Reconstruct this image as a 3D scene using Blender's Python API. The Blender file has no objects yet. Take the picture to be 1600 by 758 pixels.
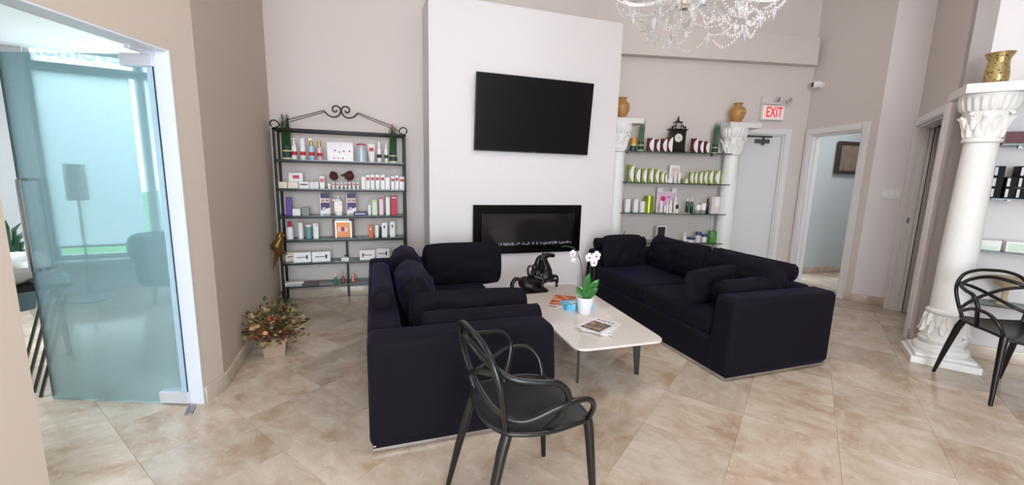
import bpy, math, random
from math import sin, cos, pi, radians as R
from mathutils import Vector, Matrix, noise
random.seed(7)
C = bpy.context.scene.collection
SC = bpy.context.scene

# ------------------------------------------------------------ camera, world, light, exposure
CAM_H, FPX = 1.4, 648.4
yaw, pit, rol = R(18.696), R(9.216), R(1.457)
fw = Vector((sin(yaw)*cos(pit), cos(yaw)*cos(pit), -sin(pit)))
rt = Vector((cos(yaw), -sin(yaw), 0)); up = rt.cross(fw)
rt2 = rt*cos(rol) + up*sin(rol); up2 = up*cos(rol) - rt*sin(rol)
cam = bpy.data.cameras.new('camera'); cam.sensor_width = 36; cam.lens = FPX/1600*36; cam.clip_start = 0.02
co = bpy.data.objects.new('camera', cam); C.objects.link(co)
co.matrix_world = Matrix(((rt2.x, up2.x, -fw.x, 0), (rt2.y, up2.y, -fw.y, 0), (rt2.z, up2.z, -fw.z, CAM_H), (0, 0, 0, 1)))
SC.camera = co
SC.view_settings.view_transform = 'Standard'; SC.view_settings.look = 'None'
SC.view_settings.exposure = 0.0; SC.view_settings.gamma = 1
SC.view_settings.use_curve_mapping = False
w = bpy.data.worlds.new('sky'); SC.world = w; w.use_nodes = True
bg = w.node_tree.nodes['Background']; bg.inputs[0].default_value = (0.78, 0.9, 1.0, 1); bg.inputs[1].default_value = 9.5

def area(name, loc, target, sx, sy, power, col):
    l = bpy.data.lights.new(name, 'AREA'); l.shape = 'RECTANGLE'; l.size = sx; l.size_y = sy; l.energy = power; l.color = col
    o = bpy.data.objects.new(name, l); C.objects.link(o); o.location = loc
    o.rotation_euler = (Vector(target)-Vector(loc)).to_track_quat('-Z', 'Y').to_euler(); return o
# daylight entering through the storefront windows behind the photographer, then added fill lamps with no visible fixture
area('window_daylight', (-0.3, -2.7, 1.75), (0.7, 3, 1.2), 2.9, 2.8, 94, (0.93, 0.965, 1.0))
area('treatment_fill', (-3.2, 3.6, 2.38), (-3.2, 3.6, 0), 0.9, 0.9, 48, (0.88, 0.96, 1.0))  # added fill light for the treatment room, no real fixture
area('blind_fill', (-2.6, 7.6, 3.6), (-2.35, 5.9, 1.3), 3.0, 2.0, 620, (0.93, 0.97, 1.0))  # unseen lamp added above the window outside so the blinds glow
area('warm_room_fill', (2.2, 1.6, 4.15), (2.2, 1.6, 0), 1.2, 1.2, 38, (1.0, 0.93, 0.86))  # added warm ambient fill, no fixture hangs here
area('hall_fill', (6.6, 3.6, 2.5), (6.6, 3.8, 0), 0.5, 0.5, 14, (0.95, 0.96, 1.0))  # invented lamp that brightens the hallway

# ------------------------------------------------------------ helpers
def lin(c):
    c = c/255
    return c/12.92 if c <= 0.04045 else ((c+0.055)/1.055)**2.4
def rgb(r, g, b): return (lin(r), lin(g), lin(b), 1)
MATS = {}
def mat(name, col, rough=0.5, metal=0, sheen=0, coat=0, bump=0, bscale=50, vary=0, emit=0, spec=0.5):
    if name in MATS: return MATS[name]
    m = bpy.data.materials.new(name); m.use_nodes = True; nt = m.node_tree; N = nt.nodes; L = nt.links
    p = N['Principled BSDF']; base = rgb(*col)
    p.inputs['Base Color'].default_value = base; p.inputs['Roughness'].default_value = rough
    p.inputs['Metallic'].default_value = metal; p.inputs['Specular IOR Level'].default_value = spec
    if sheen: p.inputs['Sheen Weight'].default_value = sheen; p.inputs['Sheen Roughness'].default_value = 0.35
    if coat: p.inputs['Coat Weight'].default_value = coat
    if emit: p.inputs['Emission Color'].default_value = base; p.inputs['Emission Strength'].default_value = emit
    if bump or vary:
        tc = N.new('ShaderNodeTexCoord'); nz = N.new('ShaderNodeTexNoise'); nz.inputs['Scale'].default_value = bscale
        nz.inputs['Detail'].default_value = 5; L.new(tc.outputs['Object'], nz.inputs['Vector'])
        if bump:
            b = N.new('ShaderNodeBump'); b.inputs['Strength'].default_value = bump; b.inputs['Distance'].default_value = 0.01
            L.new(nz.outputs[0], b.inputs['Height']); L.new(b.outputs[0], p.inputs['Normal'])
        if vary:
            mx = N.new('ShaderNodeMix'); mx.data_type = 'RGBA'
            mx.inputs[6].default_value = tuple(max(0, v*(1-vary)) for v in base[:3])+(1,)
            mx.inputs[7].default_value = tuple(min(1, v*(1+vary)) for v in base[:3])+(1,)
            L.new(nz.outputs[0], mx.inputs[0]); L.new(mx.outputs[2], p.inputs['Base Color'])
    MATS[name] = m; return m
def glass_mat(name, tint, gloss=0.12, haze=0, hazecol=(1, 1, 1), rough=0.02, hrough=None):
    m = bpy.data.materials.new(name); m.use_nodes = True; nt = m.node_tree; N = nt.nodes; L = nt.links
    N.remove(N['Principled BSDF']); out = N['Material Output']
    t = N.new('ShaderNodeBsdfTransparent'); t.inputs[0].default_value = (*tint, 1)
    g = N.new('ShaderNodeBsdfGlossy'); g.inputs['Roughness'].default_value = rough
    lw = N.new('ShaderNodeFresnel'); lw.inputs[0].default_value = 1.5
    mu = N.new('ShaderNodeMath'); mu.operation = 'MULTIPLY_ADD'; mu.inputs[1].default_value = 0.8; mu.inputs[2].default_value = gloss*0.3
    L.new(lw.outputs[0], mu.inputs[0])
    mx = N.new('ShaderNodeMixShader'); L.new(mu.outputs[0], mx.inputs[0]); L.new(t.outputs[0], mx.inputs[1]); L.new(g.outputs[0], mx.inputs[2])
    last = mx
    if haze:
        d = N.new('ShaderNodeBsdfDiffuse'); d.inputs[0].default_value = (*hazecol, 1)
        tr = N.new('ShaderNodeBsdfTranslucent'); tr.inputs[0].default_value = (*hazecol, 1)
        dm = N.new('ShaderNodeMixShader'); dm.inputs[0].default_value = 0.5; L.new(d.outputs[0], dm.inputs[1]); L.new(tr.outputs[0], dm.inputs[2])
        m2 = N.new('ShaderNodeMixShader'); m2.inputs[0].default_value = haze
        L.new(mx.outputs[0], m2.inputs[1]); L.new(dm.outputs[0], m2.inputs[2]); last = m2
    L.new(last.outputs[0], out.inputs[0]); MATS[name] = m; return m

WALL = mat('wall_paint', (213, 202, 197), 0.75, bump=0.03, bscale=180)
WALLT = mat('wall_paint_shaded', (202, 186, 172), 0.75, bump=0.03, bscale=180)  # same wall paint, with the left walls' shade mixed into the colour
CHIM = mat('wall_paint_white', (228, 222, 224), 0.6, bump=0.03, bscale=180)
HALLW = mat('hall_paint_grey', (184, 190, 192), 0.75)
TRIM = mat('trim_enamel', (226, 222, 222), 0.35)
CEIL = mat('ceiling_paint', (225, 222, 218), 0.8)
PLAS = mat('column_plaster', (236, 234, 232), 0.55, bump=0.06, bscale=30, vary=0.04)
BLK = mat('black_lacquer', (16, 15, 16), 0.28)
CHR = mat('polished_steel', (205, 205, 208), 0.16, metal=1)
SATIN = mat('satin_steel', (222, 222, 230), 0.35, metal=0.35)
STEEL = mat('brushed_steel', (150, 150, 152), 0.35, metal=1)
VEL = mat('dark_velvet', (13, 9, 19), 0.85, sheen=0.08, bump=0.1, bscale=9, vary=0.25, spec=0.2)
VEL.node_tree.nodes['Principled BSDF'].inputs['Sheen Tint'].default_value = rgb(140, 115, 215)
IRON = mat('dark_iron', (34, 27, 28), 0.45, metal=0.4)
PLB = mat('black_plastic', (17, 16, 17), 0.3, bump=0.01)
WHT = mat('white_card', (236, 232, 233), 0.5)
PAPER = mat('white_paper', (230, 226, 224), 0.6)
RED = mat('crimson_print', (190, 30, 55), 0.5)
GOLD = mat('gold_cap', (190, 145, 75), 0.25, metal=0.9)
DK = mat('near_black_print', (30, 28, 34), 0.5)
BRASS = mat('aged_brass', (128, 100, 56), 0.36, metal=0.8, bump=0.2, bscale=40)
BRONZE = mat('dark_bronze', (30, 26, 24), 0.33, metal=0.5, bump=0.15, bscale=25)
GRN = mat('leaf_green', (52, 100, 50), 0.5, vary=0.4, bscale=20)
SHELFG = glass_mat('shelf_glass', (0.86, 0.95, 0.92), 0.1)
EDGE = mat('glass_edge_green', (28, 66, 60), 0.15)
WINDG = glass_mat('window_glass', (0.97, 0.99, 0.99), 0.05)
DOORG = glass_mat('tinted_door_glass', (0.885, 0.97, 1.0), 0.1, 0.13, (0.58, 0.85, 0.91))

def travertine(name):
    m = bpy.data.materials.new(name); m.use_nodes = True; nt = m.node_tree; N = nt.nodes; L = nt.links
    p = N['Principled BSDF']; p.inputs['Roughness'].default_value = 0.13; p.inputs['Specular IOR Level'].default_value = 0.5
    tc = N.new('ShaderNodeTexCoord'); oi = N.new('ShaderNodeObjectInfo')
    mul = N.new('ShaderNodeMath'); mul.operation = 'MULTIPLY'; mul.inputs[1].default_value = 57; L.new(oi.outputs['Random'], mul.inputs[0])
    add = N.new('ShaderNodeVectorMath'); add.operation = 'ADD'; L.new(tc.outputs['Object'], add.inputs[0]); L.new(mul.outputs[0], add.inputs[1])
    st = N.new('ShaderNodeVectorMath'); st.operation = 'MULTIPLY'; st.inputs[1].default_value = (1.0, 1.5, 1); L.new(add.outputs[0], st.inputs[0])
    def nz(scale, det, dist, src):
        n = N.new('ShaderNodeTexNoise'); n.inputs['Scale'].default_value = scale; n.inputs['Detail'].default_value = det; n.inputs['Distortion'].default_value = dist; n.inputs['Roughness'].default_value = 0.62
        L.new(src, n.inputs['Vector']); return n
    n1 = nz(2.2, 8, 0.35, st.outputs[0]); n2 = nz(7, 10, 0.5, st.outputs[0]); n3 = nz(26, 6, 0.3, add.outputs[0])
    cr = N.new('ShaderNodeValToRGB'); e = cr.color_ramp.elements
    e[0].position = 0.36; e[0].color = rgb(170, 142, 118); e[1].position = 0.64; e[1].color = rgb(220, 206, 191)
    x = e.new(0.45); x.color = rgb(196, 176, 156); x = e.new(0.56); x.color = rgb(206, 190, 173)
    L.new(n1.outputs[0], cr.inputs[0])
    c2 = N.new('ShaderNodeValToRGB'); f = c2.color_ramp.elements; f[0].position = 0.38; f[0].color = rgb(182, 156, 132); f[1].position = 0.68; f[1].color = rgb(222, 211, 198)
    L.new(n2.outputs[0], c2.inputs[0])
    mx = N.new('ShaderNodeMix'); mx.data_type = 'RGBA'; mx.inputs[0].default_value = 0.42; L.new(cr.outputs[0], mx.inputs[6]); L.new(c2.outputs[0], mx.inputs[7])
    # pale calcite flecks
    c3 = N.new('ShaderNodeValToRGB'); g = c3.color_ramp.elements; g[0].position = 0.60; g[0].color = (0, 0, 0, 1); g[1].position = 0.66; g[1].color = (1, 1, 1, 1)
    L.new(n3.outputs[0], c3.inputs[0])
    m3 = N.new('ShaderNodeMath'); m3.operation = 'MULTIPLY'; m3.inputs[1].default_value = 0.3; L.new(c3.outputs[0], m3.inputs[0])
    mf = N.new('ShaderNodeMix'); mf.data_type = 'RGBA'; L.new(m3.outputs[0], mf.inputs[0]); L.new(mx.outputs[2], mf.inputs[6]); mf.inputs[7].default_value = rgb(240, 228, 208)
    # tile to tile tone
    mr = N.new('ShaderNodeMapRange'); mr.inputs[3].default_value = 0.80; mr.inputs[4].default_value = 1.06; L.new(oi.outputs['Random'], mr.inputs[0])
    ml = N.new('ShaderNodeMix'); ml.data_type = 'RGBA'; ml.blend_type = 'MULTIPLY'; ml.inputs[0].default_value = 1; L.new(mf.outputs[2], ml.inputs[6]); L.new(mr.outputs[0], ml.inputs[7])
    L.new(ml.outputs[2], p.inputs['Base Color'])
    rr = N.new('ShaderNodeMapRange'); rr.inputs[3].default_value = 0.07; rr.inputs[4].default_value = 0.22; L.new(n2.outputs[0], rr.inputs[0]); L.new(rr.outputs[0], p.inputs['Roughness'])
    MATS[name] = m; return m
TRAV = travertine('travertine'); 
def marble():
    m = mat('cream_marble_top', (222, 211, 205), 0.12, coat=0.3, vary=0.05, bscale=3); return m
MARB = marble()

class MB:
    """collects faces, links them as one mesh object"""
    def __init__(s): s.v = []; s.f = []; s.mi = []; s.m = 0; s.M = Matrix.Identity(4)
    def add(s, vs, fs):
        n = len(s.v)
        for v in vs: s.v.append(tuple(s.M @ Vector(v)))
        for f in fs: s.f.append(tuple(i+n for i in f)); s.mi.append(s.m)
        return s
    def box(s, x0, x1, y0, y1, z0, z1):
        return s.add([(x0,y0,z0),(x1,y0,z0),(x1,y1,z0),(x0,y1,z0),(x0,y0,z1),(x1,y0,z1),(x1,y1,z1),(x0,y1,z1)],
                     [(0,3,2,1),(4,5,6,7),(0,1,5,4),(1,2,6,5),(2,3,7,6),(3,0,4,7)])
    def prism(s, poly, z0, z1, axis='z'):
        n = len(poly); ar = sum(poly[i][0]*poly[(i+1)%n][1]-poly[(i+1)%n][0]*poly[i][1] for i in range(n))
        if ar < 0: poly = poly[::-1]
        if axis == 'z': a = [(x,y,z0) for x,y in poly]; b = [(x,y,z1) for x,y in poly]
        else: a = [(x,z1,y) for x,y in poly]; b = [(x,z0,y) for x,y in poly]      # axis y: poly in x-z
        return s.add(a+b, [tuple(range(n))[::-1], tuple(range(n, 2*n))]+[(i, (i+1)%n, n+(i+1)%n, n+i) for i in range(n)])
    def lathe(s, prof, n=20, c=(0,0,0), sx=1, sy=1, flute=0, fn=0, f0=0, f1=99):
        vs = []; fs = []; m = len(prof)
        for j, (r, z) in enumerate(prof):
            for i in range(n):
                a = 2*pi*i/n; q = r
                if flute and f0 <= z <= f1: q = r*(1+flute*cos(fn*a))
                vs.append((c[0]+q*cos(a)*sx, c[1]+q*sin(a)*sy, c[2]+z))
        for j in range(m-1):
            for i in range(n):
                k = (i+1)%n; fs.append((j*n+i, j*n+k, (j+1)*n+k, (j+1)*n+i))
        fs.append(tuple(range(n))[::-1]); fs.append(tuple(range((m-1)*n, m*n)))
        return s.add(vs, fs)
    def cyl(s, r, z0, z1, n=16, c=(0,0), r2=None):
        return s.lathe([(r, z0), (r if r2 is None else r2, z1)], n, (c[0], c[1], 0))
    def tube(s, pts, rad, n=8, flat=1.0, closed=False):
        pts = [Vector(p) for p in pts]; m = len(pts)
        rr = rad if isinstance(rad, (list, tuple)) else [rad]*m
        vs = []; fs = []; pn = None
        for j, p in enumerate(pts):
            if closed: t = pts[(j+1)%m]-pts[j-1]
            else: t = pts[min(j+1, m-1)]-pts[max(j-1, 0)]
            t = t.normalized() if t.length > 1e-9 else Vector((0,0,1))
            if pn is None:
                pn = t.cross(Vector((0,0,1)));
                if pn.length < 0.2: pn = t.cross(Vector((0,1,0)))
            pn = (pn-t*pn.dot(t)); pn.normalize(); b = t.cross(pn)
            for i in range(n):
                a = 2*pi*i/n; vs.append(tuple(p+pn*cos(a)*rr[j]+b*sin(a)*rr[j]*flat))
        for j in range(m if closed else m-1):
            for i in range(n):
                k = (i+1)%n; q = (j+1)%m; fs.append((j*n+i, j*n+k, q*n+k, q*n+i))
        if not closed: fs.append(tuple(range(n))[::-1]); fs.append(tuple(range((m-1)*n, m*n)))
        return s.add(vs, fs)
    def ball(s, c, r, n=10, sx=1, sy=1, sz=1):
        k = max(4, n//2+1); prof = [(r*sin(pi*(i+0.03 if i == 0 else (i-0.03 if i == k else i))/k), -r*cos(pi*i/k)) for i in range(k+1)]
        return s.lathe([(p[0], p[1]*sz) for p in prof], n, c, sx, sy)
    def gem(s, c, r, h):
        x, y, z = c
        return s.add([(x,y,z+h),(x,y,z-h),(x+r,y,z+h*.2),(x,y+r,z+h*.2),(x-r,y,z+h*.2),(x,y-r,z+h*.2)],
                     [(0,2,3),(0,3,4),(0,4,5),(0,5,2),(1,3,2),(1,4,3),(1,5,4),(1,2,5)])
    def obj(s, name, m, parent=None, loc=None, rz=0, bev=0, seg=2, smooth=35, sub=0):
        me = bpy.data.meshes.new(name); me.from_pydata(s.v, [], s.f)
        for q in (m if isinstance(m, (list, tuple)) else [m]): me.materials.append(q)
        me.polygons.foreach_set('material_index', s.mi)
        if smooth:
            me.polygons.foreach_set('use_smooth', [True]*len(me.polygons)); me.set_sharp_from_angle(angle=R(smooth))
        me.update()
        o = bpy.data.objects.new(name, me); C.objects.link(o)
        if loc is not None: o.location = loc
        o.rotation_euler[2] = rz
        if parent: o.parent = parent
        if bev:
            b = o.modifiers.new('bevel', 'BEVEL'); b.width = bev; b.segments = seg; b.limit_method = 'ANGLE'; b.angle_limit = R(40); b.harden_normals = False
            me.polygons.foreach_set('use_smooth', [True]*len(me.polygons))
        if sub: q = o.modifiers.new('sub', 'SUBSURF'); q.levels = sub; q.render_levels = sub
        return o
def tag(o, label=None, cat=None, group=None, kind=None):
    for k, v in (('label', label), ('category', cat), ('group', group), ('kind', kind)):
        if v: o[k] = v
    return o
def thing(name, label, cat, loc=(0,0,0), rz=0, group=None, rx=0, ry=0):
    o = bpy.data.objects.new(name, None); C.objects.link(o); o.location = loc; o.rotation_euler = (rx, ry, rz); o.empty_display_size = 0.05
    return tag(o, label, cat, group)
def struct(o, label=None): o['kind'] = 'structure'; (o.__setitem__('label', label) if label else None); return o
def spline(pts, n=8, closed=False):
    """Catmull-Rom through the points"""
    P = [Vector(p) for p in pts]; out = []; m = len(P)
    for i in range(m if closed else m-1):
        a = P[(i-1)%m] if closed or i > 0 else P[0]*2-P[1]
        b = P[i]; c = P[(i+1)%m]; d = P[(i+2)%m] if closed or i+2 < m else P[-1]*2-P[-2]
        for k in range(n):
            t = k/n; out.append(0.5*((2*b)+(c-a)*t+(2*a-5*b+4*c-d)*t*t+(3*b-a-3*c+d)*t**3))
    if not closed: out.append(P[-1])
    return out
def text_mesh(s, size, name, m, parent=None, loc=(0,0,0), rot=(pi/2,0,0), ext=0.001, sx=1):
    cu = bpy.data.curves.new(name, 'FONT'); cu.body = s; cu.size = size; cu.extrude = ext; cu.align_x = 'CENTER'; cu.align_y = 'CENTER'; cu.offset = size*0.012
    t = bpy.data.objects.new(name, cu); C.objects.link(t); bpy.context.view_layer.update()
    me = bpy.data.meshes.new_from_object(t.evaluated_get(bpy.context.evaluated_depsgraph_get())); C.objects.unlink(t); bpy.data.objects.remove(t)
    me.materials.clear(); me.materials.append(m)
    o = bpy.data.objects.new(name, me); C.objects.link(o); o.location = loc; o.rotation_euler = rot; o.scale = (sx, 1, 1)
    if parent: o.parent = parent
    return o
# a pixel of the photograph (1600x758) turned into a point on a real plane of the room
def ray(px, py): return fw*FPX + rt2*(px-800) - up2*(py-379)
O = Vector((0, 0, CAM_H))
def onplane(px, py, p0, n):
    d = ray(px, py); p0 = Vector((p0[0], p0[1], 0)); n = Vector((n[0], n[1], 0))
    return O + d*((p0-O).dot(n)/d.dot(n))
def onz(px, py, z): d = ray(px, py); return O + d*((z-CAM_H)/d.z)
def onY(px, py, y): return onplane(px, py, (0, y), (0, 1))

# ------------------------------------------------------------ setting: walls
K = Vector((2.73, 4.94)); A1 = R(-12.5); D1 = Vector((cos(A1), sin(A1))); C12 = K + D1*3.003
C23 = Vector((5.437, 3.274)); A5 = R(-52.5); D5 = Vector((cos(A5), sin(A5))); N5 = Vector((-D5.y, D5.x))
C34 = Vector((5.628, 3.026)); D4 = -N5; C45 = C34 + D4*1.42
KL = Vector((-0.93, 2.93)); DL = Vector((-0.342, -0.94))
ZC = 4.2
def wall(name, a, b, m, z1=ZC, holes=(), th=0.12, z0=0.0, side=1, ext=(0, 0)):
    """a wall from a to b; its thickness goes to the left of a->b when side=1 (away from the room)"""
    a = Vector(a); b = Vector(b); d = b-a; Ln = d.length; rz = math.atan2(d.y, d.x); q = MB()
    y0, y1 = (0, th) if side > 0 else (-th, 0)
    xs = -ext[0]
    for (h0, h1, hz0, hz1) in sorted(holes):
        if h0 > xs: q.box(xs, h0, y0, y1, z0, z1)
        if hz0 > z0: q.box(h0, h1, y0, y1, z0, hz0)
        if hz1 < z1: q.box(h0, h1, y0, y1, hz1, z1)
        xs = h1
    if xs < Ln+ext[1]: q.box(xs, Ln+ext[1], y0, y1, z0, z1)
    return struct(q.obj(name, m, loc=(a.x, a.y, 0), rz=rz, smooth=0))
def skirting(name, a, b, t0, t1, h=0.1, m=None, th=0.016, z=0):
    a = Vector(a); b = Vector(b); d = (b-a); rz = math.atan2(d.y, d.x)
    return struct(MB().box(t0, t1, -th, 0, z, h).obj(name, m or TRAV, loc=(a.x, a.y, 0), rz=rz, bev=0.003, smooth=0))
wall('wall_left', (-0.93, 2.93), (-0.97, 4.94), WALLT, ext=(0, 0.1))
wall('wall_back', (-0.97, 4.94), (2.73, 4.94), WALL)
wall('wall_back_right', K, C12, WALL, holes=[(1.84, 2.70, 0, 2.04)], ext=(0, 0.02))
wall('wall_hall_side', C12, C23, WALL, holes=[(0.12, 0.86, 0, 2.03)])
wall('wall_switch_side', C23, C34, CHIM)
wall('wall_closet_side', C34, C45, WALL, holes=[(0.13, 1.14, 0, 2.02)])
E5 = C45 + D5*4.4
wall('wall_right', C45, E5, CHIM)
LD = KL+DL*0.175; LE = KL+DL*0.985; LF = KL+DL*3.9
wall('wall_doorway_side', LF, KL, WALLT, holes=[(3.9-0.985, 3.9-0.175, 0, 2.0)])
wall('wall_front_left', (LF.x-0.0, -3.0), LF, WALL)
wall('wall_front', (8.0, -3.0), (LF.x, -3.0), WALL, holes=[(6.7, 9.8, 0.25, 3.2)])
wall('wall_front_right', E5, (8.0, -3.0), WALL)
# chimney breast
ch = MB(); ch.box(0.572, 2.79, 4.45, 4.93, 0, 3.15)
cho = struct(ch.obj('wall_chimney_breast', CHIM, bev=0.004), 'white chimney breast projecting from the back wall')
struct(MB().box(0.0, 2.94, -0.12, 0.0, 2.925, 3.262).obj('trim_1', WALL, loc=(K.x, K.y, 0), rz=A1, bev=0.003), 'plain plaster beam across the wall above the glass shelves')
struct(MB().box(-3.0, 8.4, -3.1, 5.2, ZC, ZC+0.1).obj('ceiling', CEIL, smooth=0))
skirting('baseboard_left', (-0.93, 2.93), (-0.97, 4.94), 0, 2.0)
skirting('baseboard_doorway_side', LE, KL, 0.985-0.17, 0.985, 0.1)
skirting('baseboard_near_left', LF, LE, 0.0, 2.9, 0.09)
skirting('baseboard_back', (-0.97, 4.94), (0.56, 4.94), 0, 1.53)
skirting('baseboard_chimney', (0.572, 4.45), (2.79, 4.45), 0, 2.218, 0.1, TRIM)
skirting('baseboard_back_right', K, C12, 0.1, 1.75)
skirting('baseboard_hall_side', C12, C23, 0.95, 1.03)
skirting('baseboard_switch_side', C23, C34, 0, 0.31)
skirting('baseboard_closet_side', C34, C45, 1.24, 1.42)
skirting('baseboard_right', C45, E5, 0.0, 4.3, 0.105)

def casing(name, a, d, t0, t1, h, wd=0.085, th=0.022, depth=0.12, lab=None, left=True):
    """door casing + jamb lining; local x runs along the wall, -y into the room"""
    rz = math.atan2(d.y, d.x); q = MB()
    for i, (x0, x1) in enumerate(((t0-wd, t0), (t1, t1+wd))):
        q.box(x0, x1, -th, 0, 0, h+wd); q.box(x0+0.012, x1-0.012, -th-0.008, -th, 0, h+wd-0.012)
    q.box(t0, t1, -th, 0, h, h+wd); q.box(t0, t1, -th-0.008, -th, h+0.012, h+wd-0.012)
    q.box(t0, t0+0.018, 0, depth, 0, h); q.box(t1-0.018, t1, 0, depth, 0, h); q.box(t0+0.018, t1-0.018, 0, depth, h-0.018, h)
    q.box(t0+0.018, t0+0.03, 0.05, 0.085, 0, h-0.018); q.box(t1-0.03, t1-0.018, 0.05, 0.085, 0, h-0.018)
    return struct(q.obj(name, TRIM, loc=(a.x, a.y, 0), rz=rz, bev=0.003), lab)
casing('trim_2', K, D1, 1.84, 2.70, 2.03, lab='white casing round the exit door')
casing('trim_3', C12, (C23-C12).normalized(), 0.12, 0.86, 2.03, lab='white casing of the hallway opening')
casing('trim_4', C34, D4, 0.13, 1.14, 2.02, lab='white casing of the sliding closet door by the column')
# exit door with closer
dr = MB().box(1.865, 2.675, 0.02, 0.065, 0.01, 2.01).obj('door_1', mat('door_paint', (222, 220, 222), 0.4), loc=(K.x, K.y, 0), rz=A1, bev=0.003); struct(dr, 'plain white exit door with a closer at its top')
q = MB().box(2.28, 2.48, -0.02, 0.02, 1.915, 1.965).ball((2.38, -0.025, 1.9), 0.018, 10); q.obj('door_closer', mat('closer_grey', (95, 97, 100), 0.4, metal=0.6), dr, bev=0.004)
q = MB().box(2.02, 2.5, -0.035, -0.02, 1.99, 2.01).box(2.37, 2.39, -0.03, -0.015, 1.96, 1.995); q.obj('closer_arm', mat('closer_dark', (70, 70, 72), 0.4, metal=0.6), dr)
MB().tube([(1.93, -0.05, 1.0), (2.04, -0.05, 1.0)], 0.01).cyl(0.012, 0, 0.001).obj('door_handle', CHR, dr)
# hallway behind the opening
d2 = (C23-C12).normalized(); HP = (5.95, 4.52)
wall('wall_hall_back', (5.80, 4.58), (8.2, 4.42), HALLW, z1=2.6)
wall('wall_hall_far', (8.2, 4.42), (8.2, 2.2), HALLW, z1=2.6)
wall('wall_hall_near', (8.2, 2.9), (5.85, 3.17), HALLW, z1=2.6)
struct(MB().prism([(5.80, 4.6), (8.3, 4.5), (8.3, 2.85), (5.63, 3.2)], 2.6, 2.66).obj('ceiling_hall', CEIL, smooth=0))
skirting('baseboard_hall_back', (5.80, 4.58), (8.2, 4.42), 0, 2.3, 0.1)
tag(MB().box(-0.002, 0.004, -0.015, 0.015, -0.03, 0.03).obj('strike_plate', STEEL, loc=(C12.x+d2.x*0.139+0.05*0.97, C12.y+d2.y*0.139-0.0, 1.04), rz=math.atan2(d2.y, d2.x)), 'steel latch plate on the left jamb of the hallway opening', 'latch plate')
# picture in the hallway
pc = onplane(1325, 247, (5.80, 4.56), (0.066, 0.998)); pa = math.atan2(4.42-4.58, 2.4)
pf = thing('framed_picture', 'dark framed brown picture hanging on the grey hallway wall', 'picture', (pc.x+0.03, pc.y-0.02, pc.z), pa)
q = MB()
for b in ((-0.27,-0.22,-0.24,0.24),(0.22,0.27,-0.24,0.24),(-0.22,0.22,0.19,0.24),(-0.22,0.22,-0.24,-0.19)): q.box(b[0], b[1], -0.02, 0.015, b[2], b[3])
q.obj('frame', mat('picture_frame_wood', (52, 38, 32), 0.4), pf, bev=0.004)
MB().box(-0.22, 0.22, -0.004, 0.012, -0.19, 0.19).obj('canvas', mat('picture_art', (120, 104, 90), 0.6, vary=0.55, bscale=9), pf)
# closet behind the right doorway: dark room and a half open sliding leaf
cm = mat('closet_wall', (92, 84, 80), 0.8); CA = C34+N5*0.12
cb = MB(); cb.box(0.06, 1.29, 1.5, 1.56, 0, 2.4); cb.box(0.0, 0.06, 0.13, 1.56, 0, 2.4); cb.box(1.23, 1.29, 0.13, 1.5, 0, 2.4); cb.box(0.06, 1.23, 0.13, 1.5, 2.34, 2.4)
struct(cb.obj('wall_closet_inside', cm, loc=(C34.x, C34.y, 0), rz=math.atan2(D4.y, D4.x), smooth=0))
dl = MB().box(0.152, 0.19, 0.125, 0.93, 0.01, 2.0); d2o = struct(dl.obj('door_2', mat('closet_leaf', (180, 172, 168), 0.45), loc=(C34.x, C34.y, 0), rz=math.atan2(D4.y, D4.x), bev=0.003), 'pale closet door leaf swung inwards')
tag(MB().box(0.149, 0.152, 0.03, 0.06, 0.99, 1.05).obj('strike_plate', STEEL, loc=(C34.x, C34.y, 0), rz=math.atan2(D4.y, D4.x)), 'dark latch plate on the jamb of the closet doorway by the column', 'latch plate')

# ------------------------------------------------------------ treatment room behind the glass door
WN0 = Vector((-3.9, 5.62)); WD = Vector((cos(R(10)), sin(R(10)))); WR = math.atan2(WD.y, WD.x)
def wx(px, py):
    p = onplane(px, py, WN0, (-WD.y, WD.x)); return (Vector((p.x, p.y))-WN0).dot(WD), p.z
xl = wx(38, 110)[0]; xm0 = wx(206, 110)[0]; xm1 = wx(217, 110)[0]; xr = 2.95
zs = 0.36; ztr = wx(34, 97)[1]
wcm = mat('treatment_wall', (208, 210, 214), 0.7)
wall('wall_treatment_window', WN0, WN0+WD*3.0, wcm, z1=2.95, holes=[(xl, xr, zs, 2.85)], side=1)
wall('wall_treatment_left', (LF.x-2.2, 1.2), WN0, wcm, z1=2.95)
wall('wall_treatment_near', LF-Vector((0.12, 0)), (LF.x-2.2, 1.2), wcm, z1=2.95)
struct(MB().prism([(-1.13, 5.9), (-1.09, 2.95), (LE.x-0.12, LE.y), (LF.x-0.15, LF.y), (LF.x-2.3, 1.1), (WN0.x-0.1, WN0.y-0.02), (WN0.x+3*WD.x, WN0.y+3*WD.y-0.02)], wx(70, 78)[1], wx(70, 78)[1]+0.06).obj('ceiling_treatment', mat('treatment_ceiling', (214, 216, 220), 0.8), smooth=0))
wfm = mat('window_frame_grey', (168, 182, 186), 0.4)
q = MB()
for x0, x1 in ((xl-0.0, xl+0.05), (xm0, xm1+0.02), (xr-0.05, xr)): q.box(x0, x1, 0.02, 0.09, zs, 2.85)
for z0, z1 in ((zs, zs+0.05), (ztr-0.045, ztr+0.035), (2.8, 2.85)): q.box(xl, xr, 0.02, 0.09, z0, z1)
wf = struct(q.obj('window_1', wfm, loc=(WN0.x, WN0.y, 0), rz=WR, bev=0.004), 'large grey framed window behind the glass door')
for x0, x1 in ((xl+0.05, xm0), (xm1+0.02, xr-0.05)):
    for z0, z1 in ((zs+0.05, ztr-0.045), (ztr+0.035, 2.8)): MB().box(x0, x1, 0.05, 0.056, z0, z1).obj('pane', WINDG, wf, smooth=0)
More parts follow.
